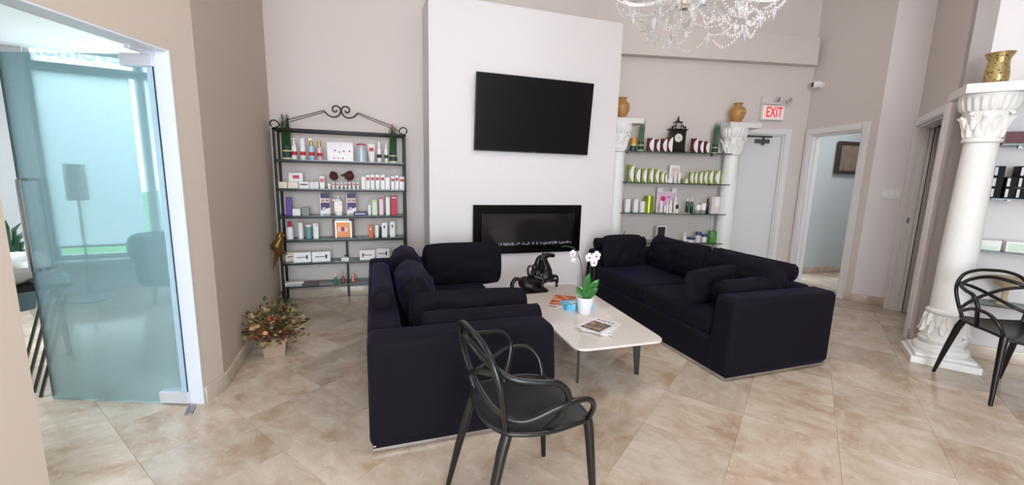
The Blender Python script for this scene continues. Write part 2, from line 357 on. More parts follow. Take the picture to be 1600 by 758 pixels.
MB().box(xl-0.05, xr, -0.12, 0.02, zs-0.04, zs).obj('window_sill', mat('sill_pale', (205, 212, 212), 0.3), wf, bev=0.004)
# roller blinds (translucent cloth)
bm_ = bpy.data.materials.new('roller_blind_cloth'); bm_.use_nodes = True; nt = bm_.node_tree; nt.nodes.remove(nt.nodes['Principled BSDF'])
d_ = nt.nodes.new('ShaderNodeBsdfDiffuse'); d_.inputs[0].default_value = rgb(215, 225, 235); t_ = nt.nodes.new('ShaderNodeBsdfTranslucent'); t_.inputs[0].default_value = rgb(238, 244, 250)
x_ = nt.nodes.new('ShaderNodeMixShader'); x_.inputs[0].default_value = 0.72; nt.links.new(d_.outputs[0], x_.inputs[1]); nt.links.new(t_.outputs[0], x_.inputs[2]); nt.links.new(x_.outputs[0], nt.nodes['Material Output'].inputs[0])
for i, (x0, x1, zb, lb) in enumerate(((xl+0.05, xm0-0.035, 0.52, 'wide pale roller blind, left of the two behind the glass door'), (xm1+0.05, xr-0.06, 0.56, 'narrower pale roller blind, right of the two behind the glass door'))):
    t = thing('roller_blind', lb, 'blind', (WN0.x, WN0.y, 0), WR, 'roller blinds of the treatment room')
    MB().add([(x0, -0.01, zb), (x1, -0.01, zb), (x1, -0.01, ztr-0.05), (x0, -0.01, ztr-0.05)], [(0, 1, 2, 3)]).obj('blind_cloth', bm_, t, smooth=0)
    MB().box(x0, x1, -0.02, -0.004, zb-0.025, zb).obj('bottom_bar', wfm, t)
    MB().tube([(x0, -0.01, ztr-0.045), (x1, -0.01, ztr-0.045)], 0.022).obj('roller', wfm, t)
# lettering on the transom pane
lp = [wx(75, 85), wx(176, 90)]
tx = text_mesh('Removal', 0.25, 'window_lettering', bm_, wf, loc=((lp[0][0]+lp[1][0])/2-0.05, 0.045, wx(70, 78)[1]+0.03), rot=(pi/2, 0, 0), sx=0.95)
# outside
struct(MB().box(-14, 8, 6.9, 40, -0.3, -0.25).obj('ground_grass', mat('lawn_green', (92, 150, 84), 0.9, vary=0.3, bscale=6), smooth=0), 'green lawn outside the window')
struct(MB().box(-9, 3, 6.15, 6.9, -0.3, -0.05).obj('ground_walkway', mat('walkway_concrete', (215, 213, 208), 0.8), rz=0, smooth=0), 'pale concrete walkway outside the window')

# glass door leaf, opened into the treatment room
DN = Vector((-0.94, 0.342)); H0 = LD+DN*0.085+DL*0.012
gd = thing('glass_door', 'frameless blue-tinted glass door standing open at the left', 'glass door', (H0.x, H0.y, 0), math.atan2(DN.y, DN.x))
MB().box(0.0, 0.83, -0.006, 0.006, 0.001, 1.975).obj('glass_pane', [DOORG], gd, bev=0)
MB().box(-0.002, 0.0, -0.006, 0.006, 0.015, 1.975).box(0.83, 0.832, -0.006, 0.006, 0.015, 1.975).obj('glass_edge', mat('door_glass_edge', (20, 60, 66), 0.2), gd)
MB().box(-0.012, 0.16, -0.02, 0.02, 0.01, 0.078).obj('hinge_fitting', SATIN, gd, bev=0.002)['label'] = 'polished steel bottom patch fitting'
MB().box(-0.012, 0.16, -0.02, 0.02, 1.915, 1.977).obj('hinge_fitting', SATIN, gd, bev=0.002)['label'] = 'polished steel top patch fitting'
q = MB()
q.tube([(0.77, -0.012, 1.31), (0.77, -0.055, 1.31), (0.77, -0.055, 0.8), (0.77, -0.012, 0.8)], 0.011, 8); q.tube([(0.77, 0.012, 1.31), (0.77, 0.055, 1.31), (0.77, 0.055, 0.8), (0.77, 0.012, 0.8)], 0.011, 8)
q.obj('pull_handle', CHR, gd)
# white jamb lining of the doorway
q = MB(); L_ = 3.9
q.box(L_-0.175-0.008, L_-0.175, -0.004, 0.124, 0, 2.0); q.box(L_-0.985, L_-0.175, 0.002, 0.124, 1.992, 2.0)
struct(q.obj('trim_5', mat('jamb_white', (222, 226, 236), 0.4), loc=(LF.x, LF.y, 0), rz=math.atan2(-DL.y, -DL.x)), 'white jamb lining of the glass doorway')
tag(MB().box(-0.02, 0.14, -0.016, 0.016, -0.022, 0.0).obj('door_header_pivot', SATIN, loc=(H0.x, H0.y, 1.992), rz=math.atan2(-DL.y, -DL.x)+pi, bev=0.002), 'steel pivot fitting on the doorway header above the glass door', 'door fitting')
tag(MB().box(-0.01, 0.09, -0.02, 0.02, 0.0, 0.008).obj('floor_pivot', STEEL, loc=(H0.x+0.03, H0.y-0.05, 0.0), rz=math.atan2(DL.y, DL.x)+0.5, bev=0.002), 'steel floor pivot plate under the glass door', 'door fitting')

# floor lamp with tulip base, beyond the glass
lm = mat('lamp_grey', (150, 165, 170), 0.4)
lt = thing('floor_lamp', 'slim floor lamp with tulip foot behind the glass door', 'lamp', (-2.84, 5.42, 0))
MB().lathe([(0.2, 0), (0.2, 0.012), (0.12, 0.03), (0.05, 0.07), (0.022, 0.16), (0.014, 0.3)], 28).obj('base', lm, lt)
MB().cyl(0.012, 0.28, 1.05).obj('pole', lm, lt)
MB().lathe([(0.085, 1.04), (0.08, 1.4)], 20).obj('lamp_shade', mat('lamp_shade_grey', (190, 200, 204), 0.6), lt)
# round grey seat right of the lamp
cs = thing('tub_chair', 'grey rounded chair half hidden behind the glass door', 'chair', (-2.05, 5.2, 0), R(200))
dg = mat('teal_grey_fabric', (58, 84, 90), 0.8)
MB().lathe([(0.24, 0.2), (0.27, 0.28), (0.27, 0.42), (0.24, 0.47)], 24).obj('seat', dg, cs)
q = MB(); q.tube([(0.27*cos(a), 0.27*sin(a), 0.58) for a in [R(-100+20*i) for i in range(11)]], 0.05, 8, flat=2.6); q.obj('backrest', dg, cs)
for a in (45, 135, 225, 315): MB().tube([(0.17*cos(R(a)), 0.17*sin(R(a)), 0.22), (0.21*cos(R(a)), 0.21*sin(R(a)), 0)], [0.014, 0.009]).obj('leg', BLK, cs)
# potted plant near the window
pp = thing('potted_plant', 'small potted plant on the floor by the treatment room window', 'plant', (-3.25, 5.15, 0))
MB().lathe([(0.1, 0), (0.14, 0.28), (0.13, 0.29), (0.12, 0.26)], 18).obj('pot', mat('grey_pot', (70, 90, 95), 0.5), pp)
q = MB()
for i in range(26):
    a = random.random()*6.28; h = 0.35+random.random()*0.45; r_ = 0.05+random.random()*0.18
    q.tube([(0, 0, 0.26), (r_*0.4*cos(a), r_*0.4*sin(a), 0.26+h*0.7), (r_*cos(a), r_*sin(a), 0.26+h*0.8)], [0.006, 0.02, 0.002], 4, flat=0.3)
q.obj('leaves', mat('grey_green_leaf', (62, 100, 80), 0.6), pp)
# slatted dark bench/chair with white towel at the far left
bc = onz(50, 600, 0)
bt = thing('slatted_side_chair', 'black slatted chair beyond the doorway at the left edge', 'chair', (bc.x, bc.y, 0), R(32))
for bx_, by_ in ((64, 620), (54, 613), (45, 596), (37, 578)):
    b = onz(bx_, by_, 0)-bc; b.rotate(Matrix.Rotation(-R(32), 3, 'Z')); MB().tube([(b.x, b.y, 0.0), (b.x+0.17, b.y+0.02, 0.60)], 0.02, 4, flat=0.5).obj('slat', BLK, bt, smooth=0)
MB().tube([(-0.16, 0.36, 0.0), (-0.13, 0.34, 0.60)], 0.016, 6).obj('leg', BLK, bt); MB().tube([(0.2, 0.40, 0.0), (0.18, 0.38, 0.60)], 0.016, 6).obj('leg', BLK, bt)
MB().box(-0.2, 0.24, -0.02, 0.40, 0.60, 0.63).obj('seat', BLK, bt, bev=0.01)
def blob(name, r, sx, sy, sz, m, seed=0, amp=0.12, n=26, fr=3):
    q = MB(); q.ball((0, 0, 0), r, n)
    vs = []
    for v in q.v:
        d = Vector(v); k = 1+amp*noise.noise(d*fr/r*0.6+Vector((seed, seed, 0))); vs.append((d.x*k*sx, d.y*k*sy, d.z*k*sz))
    q.v = vs; return q
tw = blob('towel', 0.17, 1.1, 1.0, 0.62, None, 3, 0.35).obj('folded_towel', mat('towel_white', (236, 238, 240), 0.9, bump=0.4, bscale=60), loc=(bc.x-0.10, bc.y+0.14, 0.73)); tag(tw, 'crumpled white towel lying on the black slatted chair', 'towel')

# ------------------------------------------------------------ floor: travertine tiles laid diagonally (36 degrees)
fl = MB(); fl.box(-6.2, 8.5, -3.2, 6.12, -0.12, -0.006)
floor = struct(fl.obj('floor', mat('grout', (186, 162, 140), 0.6), smooth=0), 'diagonal polished travertine tile floor')
TS = 0.457; ta = R(36); tx_ = Vector((cos(ta), sin(ta))); ty_ = Vector((-sin(ta), cos(ta)))
g = 0.0004
tq = MB(); tq.add([(-TS/2+g,-TS/2+g,-0.008),(TS/2-g,-TS/2+g,-0.008),(TS/2-g,TS/2-g,-0.008),(-TS/2+g,TS/2-g,-0.008),(-TS/2+g,-TS/2+g,-0.001),(TS/2-g,-TS/2+g,-0.001),(TS/2-g,TS/2-g,-0.001),(-TS/2+g,TS/2-g,-0.001),
   (-TS/2+g+.0005,-TS/2+g+.0005,0),(TS/2-g-.0005,-TS/2+g+.0005,0),(TS/2-g-.0005,TS/2-g-.0005,0),(-TS/2+g+.0005,TS/2-g-.0005,0)],
   [(0,1,5,4),(1,2,6,5),(2,3,7,6),(3,0,4,7),(4,5,9,8),(5,6,10,9),(6,7,11,10),(7,4,8,11),(8,9,10,11)])
tile0 = None; rest = MB(); tiles = []
for i in range(-20, 30):
    for j in range(-24, 24):
        d_ = 0.44+TS*(i+0.5); c_ = 0.177+TS*(j+0.5); p = tx_*d_+ty_*c_
        x, y = p
        if not (-6.3 < x < 8.4 and -3.1 < y < 6.0): continue
        if y > 5.2 and x > -0.9: continue
        if y > 5.9: continue
        az = math.degrees(math.atan2(x, y)); seen = y > 0.4 and -42 < az-12 < 78 and x > -3.9 and (x > -1.5 or y > 1.3) and p.length > 0.9
        if x < -1.3 and y < 1.2: seen = False
        if y > 5.0 and x > -1.2: seen = False
        tiles.append((p.length, x, y, seen))
tiles.sort(); n_ = 0
for ln, x, y, seen in tiles:
    if seen and n_ < 296:
        if tile0 is None: tile0 = tq.obj('tile', TRAV, floor, smooth=0); o = tile0
        else: o = tile0.copy(); C.objects.link(o)
        o.location = (x, y, 0); o.rotation_euler[2] = ta + (pi/2)*random.randint(0, 3); n_ += 1
    else:
        rest.M = Matrix.Translation((x, y, 0)) @ Matrix.Rotation(ta, 4, 'Z'); rest.add(tq.v, tq.f)
ro = rest.obj('far_tiles', TRAV, floor, smooth=0); ro['kind'] = 'stuff'

# ------------------------------------------------------------ sofas, cushions, bolsters
def pillow(wd, ht, th, seed=0, n=22, sag=0.0):
    """an upholstered loose cushion standing in x-z, pinched to a seam at its rim, with a few drawn creases"""
    q = MB(); q_v = []; fs = []
    for side in (1, -1):
        for j in range(n+1):
            for i in range(n+1):
                u = -1+2*i/n; v = -1+2*j/n
                k = ((1-abs(u)**2.6)*(1-abs(v)**2.6)); t = th/2*(max(k, 0)**0.36)
                px_ = u*wd/2*math.sqrt(1-0.16*v**4); pz = v*ht/2*math.sqrt(1-0.16*u**4)
                nn = noise.noise(Vector((u*2.2+seed, v*2.2, side*3+seed)))*0.02+0.014*noise.noise(Vector((u*11+v*3+seed*3, v*3, side)))*k
                q_v.append((px_, side*(t+nn*min(1, 3*k)), pz+ht/2-sag*(1-u*u)*(v > 0)*v))
    m = (n+1)**2
    for s_, off in ((0, 0), (1, m)):
        for j in range(n):
            for i in range(n):
                a = off+j*(n+1)+i; f = (a, a+1, a+n+2, a+n+1); fs.append(f if s_ else f[::-1])
    q.add(q_v, fs)
    rim = []
    for i in range(n): rim.append(q_v[i])
    for j in range(n): rim.append(q_v[j*(n+1)+n])
    for i in range(n): rim.append(q_v[n*(n+1)+n-i])
    for j in range(n): rim.append(q_v[(n-j)*(n+1)])
    pip = MB(); pip.tube([(a, 0, c) for a, b, c in rim], 0.006, 6, closed=True)
    return q, pip
def cushion(label, wd, ht, th, loc, rz, tilt=0, seed=0, grp='loose dark velvet cushions on the two sofas', sag=0.0, ry=0):
    a, b = pillow(wd, ht, th, seed, sag=sag)
    o = a.obj('cushion', VEL, loc=loc, rz=rz, smooth=180); o.rotation_euler = (tilt, ry, rz)
    b.obj('piping', VEL, o, smooth=180); return tag(o, label, 'cushion', grp)
def bolster(label, Ln, r, loc, rz, grp='velvet bolster rolls on the two sofas'):
    prof = [(0.004, -Ln/2-0.012), (r*0.55, -Ln/2-0.010), (r*0.9, -Ln/2-0.001), (r, -Ln/2+0.012)] + [(r*(1+0.015*sin(i*2.1)), -Ln/2+0.012+(Ln-0.024)*i/8) for i in range(1, 8)] + [(r, Ln/2-0.012), (r*0.9, Ln/2+0.001), (r*0.55, Ln/2+0.010), (0.004, Ln/2+0.012)]
    q = MB(); q.M = Matrix.Rotation(pi/2, 4, 'Y'); q.lathe(prof, 26)
    o = q.obj('bolster', VEL, loc=loc, rz=rz, smooth=60)
    p = MB(); p.M = Matrix.Rotation(pi/2, 4, 'Y')
    for e in (-1, 1):
        p = MB(); p.M = Matrix.Rotation(pi/2, 4, 'Y'); p.tube([(r*0.97*cos(t*pi/12), r*0.97*sin(t*pi/12), e*(Ln/2+0.001)) for t in range(24)], 0.004, 6, closed=True); p.obj('piping', VEL, o, smooth=180)
    return tag(o, label, 'bolster cushion', grp)
def sofa(label, x, y, s, Ln):
    """near front corner at (x,y); its depth runs along s*X, its length along +Y"""
    t = thing('sofa', label, 'sofa', (x+s*0.51, y+Ln/2, 0), 0, 'pair of dark velvet sofas facing each other'); h = Ln/2
    def bx(x0, x1, y0, y1, z0, z1):
        a, b = sorted((s*(x0-0.51), s*(x1-0.51))); return MB().box(a, b, y0-h, y1-h, z0, z1)
    bx(0.02, 1.0, 0.01, Ln-0.01, 0.028, 0.27).obj('seat_base', VEL, t, bev=0.02, seg=3)
    for y0, y1 in ((0, 0.2), (Ln-0.2, Ln)):
        q = bx(0, 1.02, y0, y1, 0.03, 0.595)
        q.v = [(v[0]+(s*(0.035) if (v[2] > 0.5 and s*v[0] < 0) else 0), v[1], v[2]) for v in q.v]
        q.obj('armrest', VEL, t, bev=0.04, seg=4)
    bx(0.84, 1.02, 0.2, Ln-0.2, 0.03, 0.595).obj('backrest', VEL, t, bev=0.04, seg=4)
    m = Ln/2
    for y0, y1 in ((0.21, m-0.004), (m+0.004, Ln-0.21)):
        o = bx(0.03, 0.84, y0, y1, 0.265, 0.425).obj('seat_cushion', VEL, t, bev=0.045, seg=4)
    q = bx(0.015, 1.005, 0.015, 0.03, 0.012, 0.028)
    for a in ((0.015, 1.005, Ln-0.03, Ln-0.015), (0.015, 0.03, 0.03, Ln-0.03), (0.99, 1.005, 0.03, Ln-0.03)): q2 = bx(*a, 0.006, 0.03); q.add(q2.v, q2.f)
    q.obj('plinth_trim', CHR, t)['label'] = 'polished metal strip round the foot'
    for a in (0.06, 0.92):
        for b in (0.06, Ln-0.1): bx(a, a+0.05, b, b+0.05, 0, 0.03).obj('foot', BLK, t)
    return t
LY, RY = 1.985, 2.085; SL = 2.1
sofa('left velvet sofa seen from its armrest end, behind the near chair', 0.975, LY, -1, SL)
sofa('right velvet sofa in front of the glass shelves', 2.30, RY, 1, SL)
# right sofa
cushion('large back cushion at the far half of the right sofa', 0.86, 0.36, 0.22, (2.985, 3.50, 0.43), R(90), R(12), 1, sag=0.02)
cushion('large creased back cushion at the near half of the right sofa', 0.78, 0.36, 0.23, (2.985, 2.70, 0.43), R(90), R(12), 2, sag=0.015)
cushion('cushion standing against the near armrest of the right sofa', 0.76, 0.27, 0.13, (2.665, 2.60, 0.43), R(14), R(-8), 3)
cushion('cushion leaning on the far armrest of the right sofa', 0.5, 0.35, 0.13, (2.62, 3.88, 0.43), R(0), R(-8), 4)
bolster('bolster along the near armrest of the right sofa', 0.66, 0.075, (2.80, 2.39, 0.58), R(3))
bolster('bolster on top of the far armrest of the right sofa', 0.62, 0.065, (2.70, RY+SL-0.10, 0.595+0.065), 0)
bolster('bolster lying on the back of the right sofa', 0.75, 0.075, (3.23, 2.78, 0.595+0.075), R(90))
# left sofa
cushion('rounded back cushion at the near half of the left sofa', 0.68, 0.34, 0.24, (0.30, 2.86, 0.43), R(90), R(-12), 5)
cushion('rounded back cushion at the far half of the left sofa', 0.50, 0.36, 0.24, (0.30, 3.47, 0.43), R(90), R(-12), 6)
cushion('cushion propped against the near armrest of the left sofa', 0.74, 0.255, 0.15, (0.565, 2.44, 0.43), R(-3), R(-8), 7)
cushion('big square cushion standing at the far end of the left sofa, before the fireplace', 0.72, 0.385, 0.15, (0.765, 3.62, 0.40), R(0), R(-5), 8)
bolster('bolster along the near armrest of the left sofa', 0.68, 0.078, (0.60, 2.27, 0.55), R(-1))
bolster('bolster lying on the back of the left sofa', 0.8, 0.065, (0.045, 2.85, 0.595+0.065), R(90))

# ------------------------------------------------------------ coffee table and what stands on it
TZ = 0.36
def rounded(poly, r, n=6):
    out = []; m = len(poly)
    for i in range(m):
        p = Vector(poly[i]); a = (Vector(poly[i-1])-p); b = (Vector(poly[(i+1)%m])-p)
        rr = min(r, a.length*0.45, b.length*0.45); p0 = p+a.normalized()*rr; p1 = p+b.normalized()*rr
        for k in range(n+1):
            t = k/n; out.append(tuple((1-t)**2*p0+2*t*(1-t)*p+t*t*p1))
    return out
ct = thing('coffee_table', 'low cream stone coffee table with black blade legs between the sofas', 'table', (1.5, 2.8, 0))
tp = [(1.155, 2.125), (1.80, 2.11), (1.875, 3.2), (1.875, 3.56), (0.99, 3.60), (1.0, 3.2), (1.165, 2.72)]
MB().prism(rounded([(a-1.5, b-2.8) for a, b in tp], 0.09), TZ-0.016, TZ).obj('tabletop', MARB, ct, bev=0.005, seg=3)
MB().box(-0.22, 0.25, -0.5, 0.5, TZ-0.04, TZ-0.017).obj('under_frame', BLK, ct, bev=0.004)
def blade(fx, fy, tx0, ty0):
    d = Vector((fx-tx0, fy-ty0)); 
    q = MB(); n_ = Vector((-d.y, d.x)).normalized()*0.006
    a = Vector((tx0, ty0)); b = a+d*0.85; f = Vector((fx, fy)); wv = d.normalized()*0.05
    prof = [(a, TZ-0.02), (b+wv, TZ-0.02), (b+wv*1.1, TZ-0.06), (f+wv*0.35, 0.0), (f-wv*0.25, 0.0), (b-wv*0.15, TZ-0.075), (a, TZ-0.045)]
    vs = [(p.x+n_.x-1.5, p.y+n_.y-2.8, z) for p, z in prof]+[(p.x-n_.x-1.5, p.y-n_.y-2.8, z) for p, z in prof]; m = len(prof)
    q.add(vs, [tuple(range(m)), tuple(range(m, 2*m))[::-1]]+[(i, m+i, m+(i+1)%m, (i+1)%m) for i in range(m)])
    q.obj('leg', BLK, ct, smooth=0)
blade(1.775, 2.37, 1.56, 2.52); blade(1.31, 2.385, 1.40, 2.62); blade(1.78, 3.4, 1.58, 3.2); blade(1.18, 3.42, 1.38, 3.2)
# orchid
oc = thing('potted_orchid', 'white and purple orchid in a white pot on the coffee table', 'plant', (1.535, 2.745, TZ))
MB().lathe([(0.045, 0), (0.048, 0.004), (0.066, 0.125), (0.067, 0.13), (0.06, 0.13), (0.057, 0.112), (0.01, 0.11)], 26).obj('pot', mat('white_ceramic', (238, 238, 240), 0.2), oc)
MB().ball((0, 0, 0.108), 0.052, 14, sz=0.25).obj('moss', mat('moss_brown', (70, 66, 40), 0.9, bump=0.6), oc)
def leaf(q, base, tip, wd, sag=0.03, n=8, nrm=(0, -1, 0)):
    base = Vector(base); tip = Vector(tip); d = tip-base; s_ = d.cross(Vector(nrm)).normalized(); up_ = s_.cross(d).normalized()
    vs = []; fs = []
    for i in range(n+1):
        t = i/n; c = base+d*t+up_*sag*sin(pi*t)*-1+Vector((0, 0, -sag*t*t)); w_ = wd/2*(sin(pi*min(t*0.93+0.07, 1))**0.7)
        vs += [tuple(c-s_*w_), tuple(c+up_*wd*0.12), tuple(c+s_*w_), tuple(c+up_*(wd*0.12-0.003))]
    for i in range(n):
        a = i*4; b = a+4; fs += [(a, a+1, b+1, b), (a+1, a+2, b+2, b+1), (a+2, a+3, b+3, b+2), (a+3, a, b, b+3)]
    q.add(vs, fs)
LG = mat('orchid_leaf', (48, 110, 44), 0.35, vary=0.25, bscale=12)
for tp_, wd in (((0.02, -0.01, 0.33), 0.07), ((0.10, -0.02, 0.28), 0.075), ((-0.06, 0.03, 0.22), 0.055), ((0.05, 0.05, 0.30), 0.06), ((0.075, -0.05, 0.22), 0.07)):
    q = MB(); leaf(q, (tp_[0]*0.12, tp_[1]*0.2, 0.11), tp_, wd, 0.012); q.obj('leaf', LG, oc)
SG = mat('orchid_stem', (58, 72, 40), 0.5)
s1 = spline([(-0.01, 0, 0.11), (-0.03, 0.01, 0.30), (-0.055, 0.02, 0.43), (-0.10, 0.03, 0.505), (-0.17, 0.03, 0.525), (-0.20, 0.03, 0.52)])
MB().tube(s1, 0.0028, 6).obj('stem', SG, oc)
s2 = spline([(-0.045, 0.015, 0.40), (-0.075, 0.0, 0.44), (-0.10, 0.0, 0.46), (-0.125, 0.0, 0.47)]); MB().tube(s2, 0.002, 6).obj('stem', SG, oc)
s3 = spline([(0.02, 0.0, 0.11), (0.03, 0.0, 0.3), (0.02, -0.01, 0.40), (0.01, -0.02, 0.45)]); MB().tube(s3, 0.0028, 6).obj('stem', SG, oc)
s4 = spline([(0.03, 0.01, 0.11), (0.075, 0.02, 0.28), (0.06, 0.0, 0.43)]); MB().tube(s4, 0.002, 6).obj('stem', SG, oc)
PW_ = mat('orchid_petal', (242, 226, 234), 0.5); PP = mat('orchid_throat', (150, 30, 90), 0.5)
for cx, cy, cz, sc in ((0.0, -0.03, 0.445, 1.0), (0.055, -0.035, 0.455, 1.1), (0.035, -0.04, 0.405, 0.9), (-0.125, -0.0, 0.475, 0.75), (-0.12, -0.005, 0.425, 0.5)):
    fo = MB()
    for k in range(5):
        a = R(90+72*k); fo.M = Matrix.Translation((cx, cy, cz)) @ Matrix.Rotation(-a+pi/2, 4, 'Y')
        fo.add([(0, 0, 0), (-0.016*sc, -0.004, 0.018*sc), (0.016*sc, -0.004, 0.018*sc), (-0.012*sc, -0.002, 0.034*sc), (0.012*sc, -0.002, 0.034*sc), (0, 0.003, 0.018*sc)], [(0, 1, 3, 4, 2), (0, 5, 1), (5, 3, 1), (5, 4, 3), (5, 2, 4), (0, 2, 5)])
    f = fo.obj('flower', PW_, oc)
    MB().ball((cx, cy-0.006, cz-0.003), 0.0075*sc, 8).obj('flower_centre', PP, f)
# horse sculpture: limbs as tapered capsules fused into one surface
def fuse(parts, name, m, parent=None, voxel=0.006, loc=(0, 0, 0), rz=0, smooth_it=4):
    q = MB()
    for pts, rad in parts:
        pts = spline(pts, 5) if len(pts) > 2 else [Vector(p) for p in pts]
        k = len(pts); n0 = len(rad); rr = []
        for i in range(k):
            t = i/(k-1)*(n0-1); a = int(min(t, n0-2)); rr.append(rad[a]*(1-(t-a))+rad[a+1]*(t-a))
        q.tube(pts, rr, 10); q.ball(tuple(pts[0]), rr[0], 10); q.ball(tuple(pts[-1]), rr[-1], 10)
    o = q.obj(name, m, parent, loc=loc, rz=rz, smooth=180)
    r_ = o.modifiers.new('remesh', 'REMESH'); r_.mode = 'VOXEL'; r_.voxel_size = voxel; r_.use_smooth_shade = True
    s_ = o.modifiers.new('smooth', 'SMOOTH'); s_.factor = 0.5; s_.iterations = smooth_it
    return o
hs = thing('horse_sculpture', 'dark bronze rearing horse and rider sculpture at the far end of the coffee table', 'sculpture', (1.40, 3.42, TZ), R(4))
horse = [
 ([(-0.12, 0, 0.085), (-0.05, 0, 0.088), (0.02, 0, 0.10), (0.09, 0, 0.135), (0.10, 0, 0.18)], [0.058, 0.055, 0.055, 0.066, 0.055]),
 ([(0.095, 0, 0.17), (0.085, 0, 0.23), (0.062, 0, 0.285)], [0.058, 0.046, 0.036]),
 ([(0.055, 0, 0.295), (0.10, 0, 0.325), (0.155, 0, 0.325)], [0.034, 0.026, 0.017]), ([(0.135, 0, 0.322), (0.165, 0, 0.318)], [0.018, 0.019]),
 ([(0.065, 0.014, 0.325), (0.062, 0.018, 0.352)], [0.010, 0.004]), ([(0.065, -0.014, 0.325), (0.062, -0.018, 0.352)], [0.010, 0.004]),
 ([(0.05, 0, 0.325), (0.02, 0, 0.30), (0.005, 0, 0.25), (0.02, 0, 0.20)], [0.014, 0.024, 0.028, 0.022]),
 ([(0.13, -0.03, 0.12), (0.17, -0.04, 0.135), (0.195, -0.04, 0.12), (0.198, -0.04, 0.075)], [0.030, 0.016, 0.012, 0.013]),
 ([(0.12, 0.03, 0.10), (0.165, 0.03, 0.075), (0.21, 0.03, 0.075), (0.228, 0.03, 0.05), (0.23, 0.03, 0.018)], [0.032, 0.018, 0.013, 0.011, 0.013]),
 ([(-0.12, -0.035, 0.075), (-0.06, -0.065, 0.055), (-0.01, -0.07, 0.028), (0.07, -0.06, 0.022)], [0.045, 0.032, 0.018, 0.013]),
 ([(-0.12, 0.035, 0.075), (-0.05, 0.065, 0.05), (0.02, 0.06, 0.028), (0.09, 0.05, 0.022)], [0.045, 0.030, 0.016, 0.013]),
 ([(-0.165, 0, 0.115), (-0.205, 0.0, 0.125), (-0.235, 0.0, 0.085), (-0.237, 0, 0.04), (-0.215, 0, 0.016)], [0.016, 0.019, 0.020, 0.018, 0.012]),
]
fuse(horse, 'horse', BRONZE, hs, voxel=0.005, smooth_it=2)
rider = [([(-0.03, 0, 0.14), (-0.03, 0, 0.175), (-0.015, 0, 0.20)], [0.030, 0.028, 0.022]), ([(-0.035, -0.02, 0.222), (-0.032, -0.02, 0.232)], [0.026, 0.026]),
 ([(-0.04, -0.03, 0.185), (-0.085, -0.03, 0.15), (-0.10, -0.03, 0.20), (-0.095, -0.03, 0.235), (-0.075, -0.03, 0.245)], [0.012, 0.012, 0.011, 0.009, 0.009]),
 ([(-0.01, -0.03, 0.19), (0.03, -0.055, 0.16), (0.07, -0.06, 0.20)], [0.012, 0.011, 0.009]),
 ([(-0.03, -0.03, 0.14), (0.03, -0.07, 0.12), (0.015, -0.08, 0.06)], [0.024, 0.020, 0.013]), ([(-0.03, 0.03, 0.14), (0.03, 0.07, 0.12), (0.02, 0.08, 0.06)], [0.024, 0.020, 0.013])]
fuse(rider, 'rider', BRONZE, hs, voxel=0.0045, smooth_it=2)
MB().prism(rounded([(-0.17, -0.085), (0.1, -0.085), (0.12, 0.08), (-0.17, 0.085)], 0.05), 0, 0.012).obj('base', BRONZE, hs, bev=0.004)
# magazines, tissue box
def art_mat(name, cols, scale=9):
    m = bpy.data.materials.new(name); m.use_nodes = True; nt = m.node_tree; p = nt.nodes['Principled BSDF']; p.inputs['Roughness'].default_value = 0.25
    tc = nt.nodes.new('ShaderNodeTexCoord'); n = nt.nodes.new('ShaderNodeTexNoise'); n.inputs['Scale'].default_value = scale; n.inputs['Detail'].default_value = 3; n.inputs['Distortion'].default_value = 1.2
    cr = nt.nodes.new('ShaderNodeValToRGB'); e = cr.color_ramp.elements; e[0].position = 0.3; e[1].position = 0.7; e[0].color = rgb(*cols[0]); e[1].color = rgb(*cols[-1])
    for i, c in enumerate(cols[1:-1]): x = e.new(0.3+0.4*(i+1)/(len(cols)-1)); x.color = rgb(*c)
    nt.links.new(tc.outputs['Object'], n.inputs['Vector']); nt.links.new(n.outputs[0], cr.inputs[0]); nt.links.new(cr.outputs[0], p.inputs['Base Color']); MATS[name] = m; return m
A_OR = art_mat('cover_art_orange', [(40, 20, 20), (190, 80, 40), (235, 150, 110), (230, 190, 170)], 11)
A_BR = art_mat('cover_art_brown', [(35, 28, 28), (80, 60, 52), (150, 110, 92), (190, 160, 140)], 14)
A_WH = art_mat('cover_art_pale', [(222, 218, 220), (235, 232, 232), (200, 196, 205)], 6)
def magazine(label, loc, rz, art, wd=0.205, ht=0.27, th=0.006, pic=None, title=False, group='magazines on the coffee table'):
    t = thing('magazine', label, 'magazine', loc, rz, group)
    MB().box(-wd/2, wd/2, -ht/2, ht/2, 0, th-0.001).obj('pages', PAPER, t)
    MB().box(-wd/2-0.001, wd/2+0.001, -ht/2-0.001, ht/2+0.001, th-0.001, th).obj('cover', art, t, bev=0.0005, seg=1)
    if pic: MB().box(pic[0], pic[1], pic[2], pic[3], th, th+0.0006).obj('cover_picture', A_BR, t, smooth=0)
    if title:
        for k in range(5): MB().box(-0.07+k*0.028, -0.05+k*0.028, ht/2-0.04, ht/2-0.025, th, th+0.0006).obj('title_print', DK, t, smooth=0)
    return t
magazine('lowest magazine of the near stack on the coffee table', (1.50, 2.44, TZ+0.0005), R(-52), A_WH)
magazine('middle magazine of the near stack, turned a little', (1.49, 2.43, TZ+0.0075), R(-40), A_WH)
magazine('top magazine of the near stack with a dark brown cover picture', (1.475, 2.43, TZ+0.0145), R(-62), A_WH, pic=(-0.075, 0.075, -0.115, 0.06), title=True)
magazine('pale magazine under the orange covered one beside the horse', (1.53, 3.0, TZ+0.0005), R(-25), A_WH)
magazine('pale pink magazine second from the bottom beside the horse', (1.535, 2.99, TZ+0.0075), R(-14), art_mat('cover_art_pink', [(220, 190, 200), (235, 215, 220), (180, 150, 190)], 8))
magazine('magazine with an orange portrait cover on top by the horse', (1.50, 3.01, TZ+0.0145), R(-35), A_OR, 0.22, 0.29)
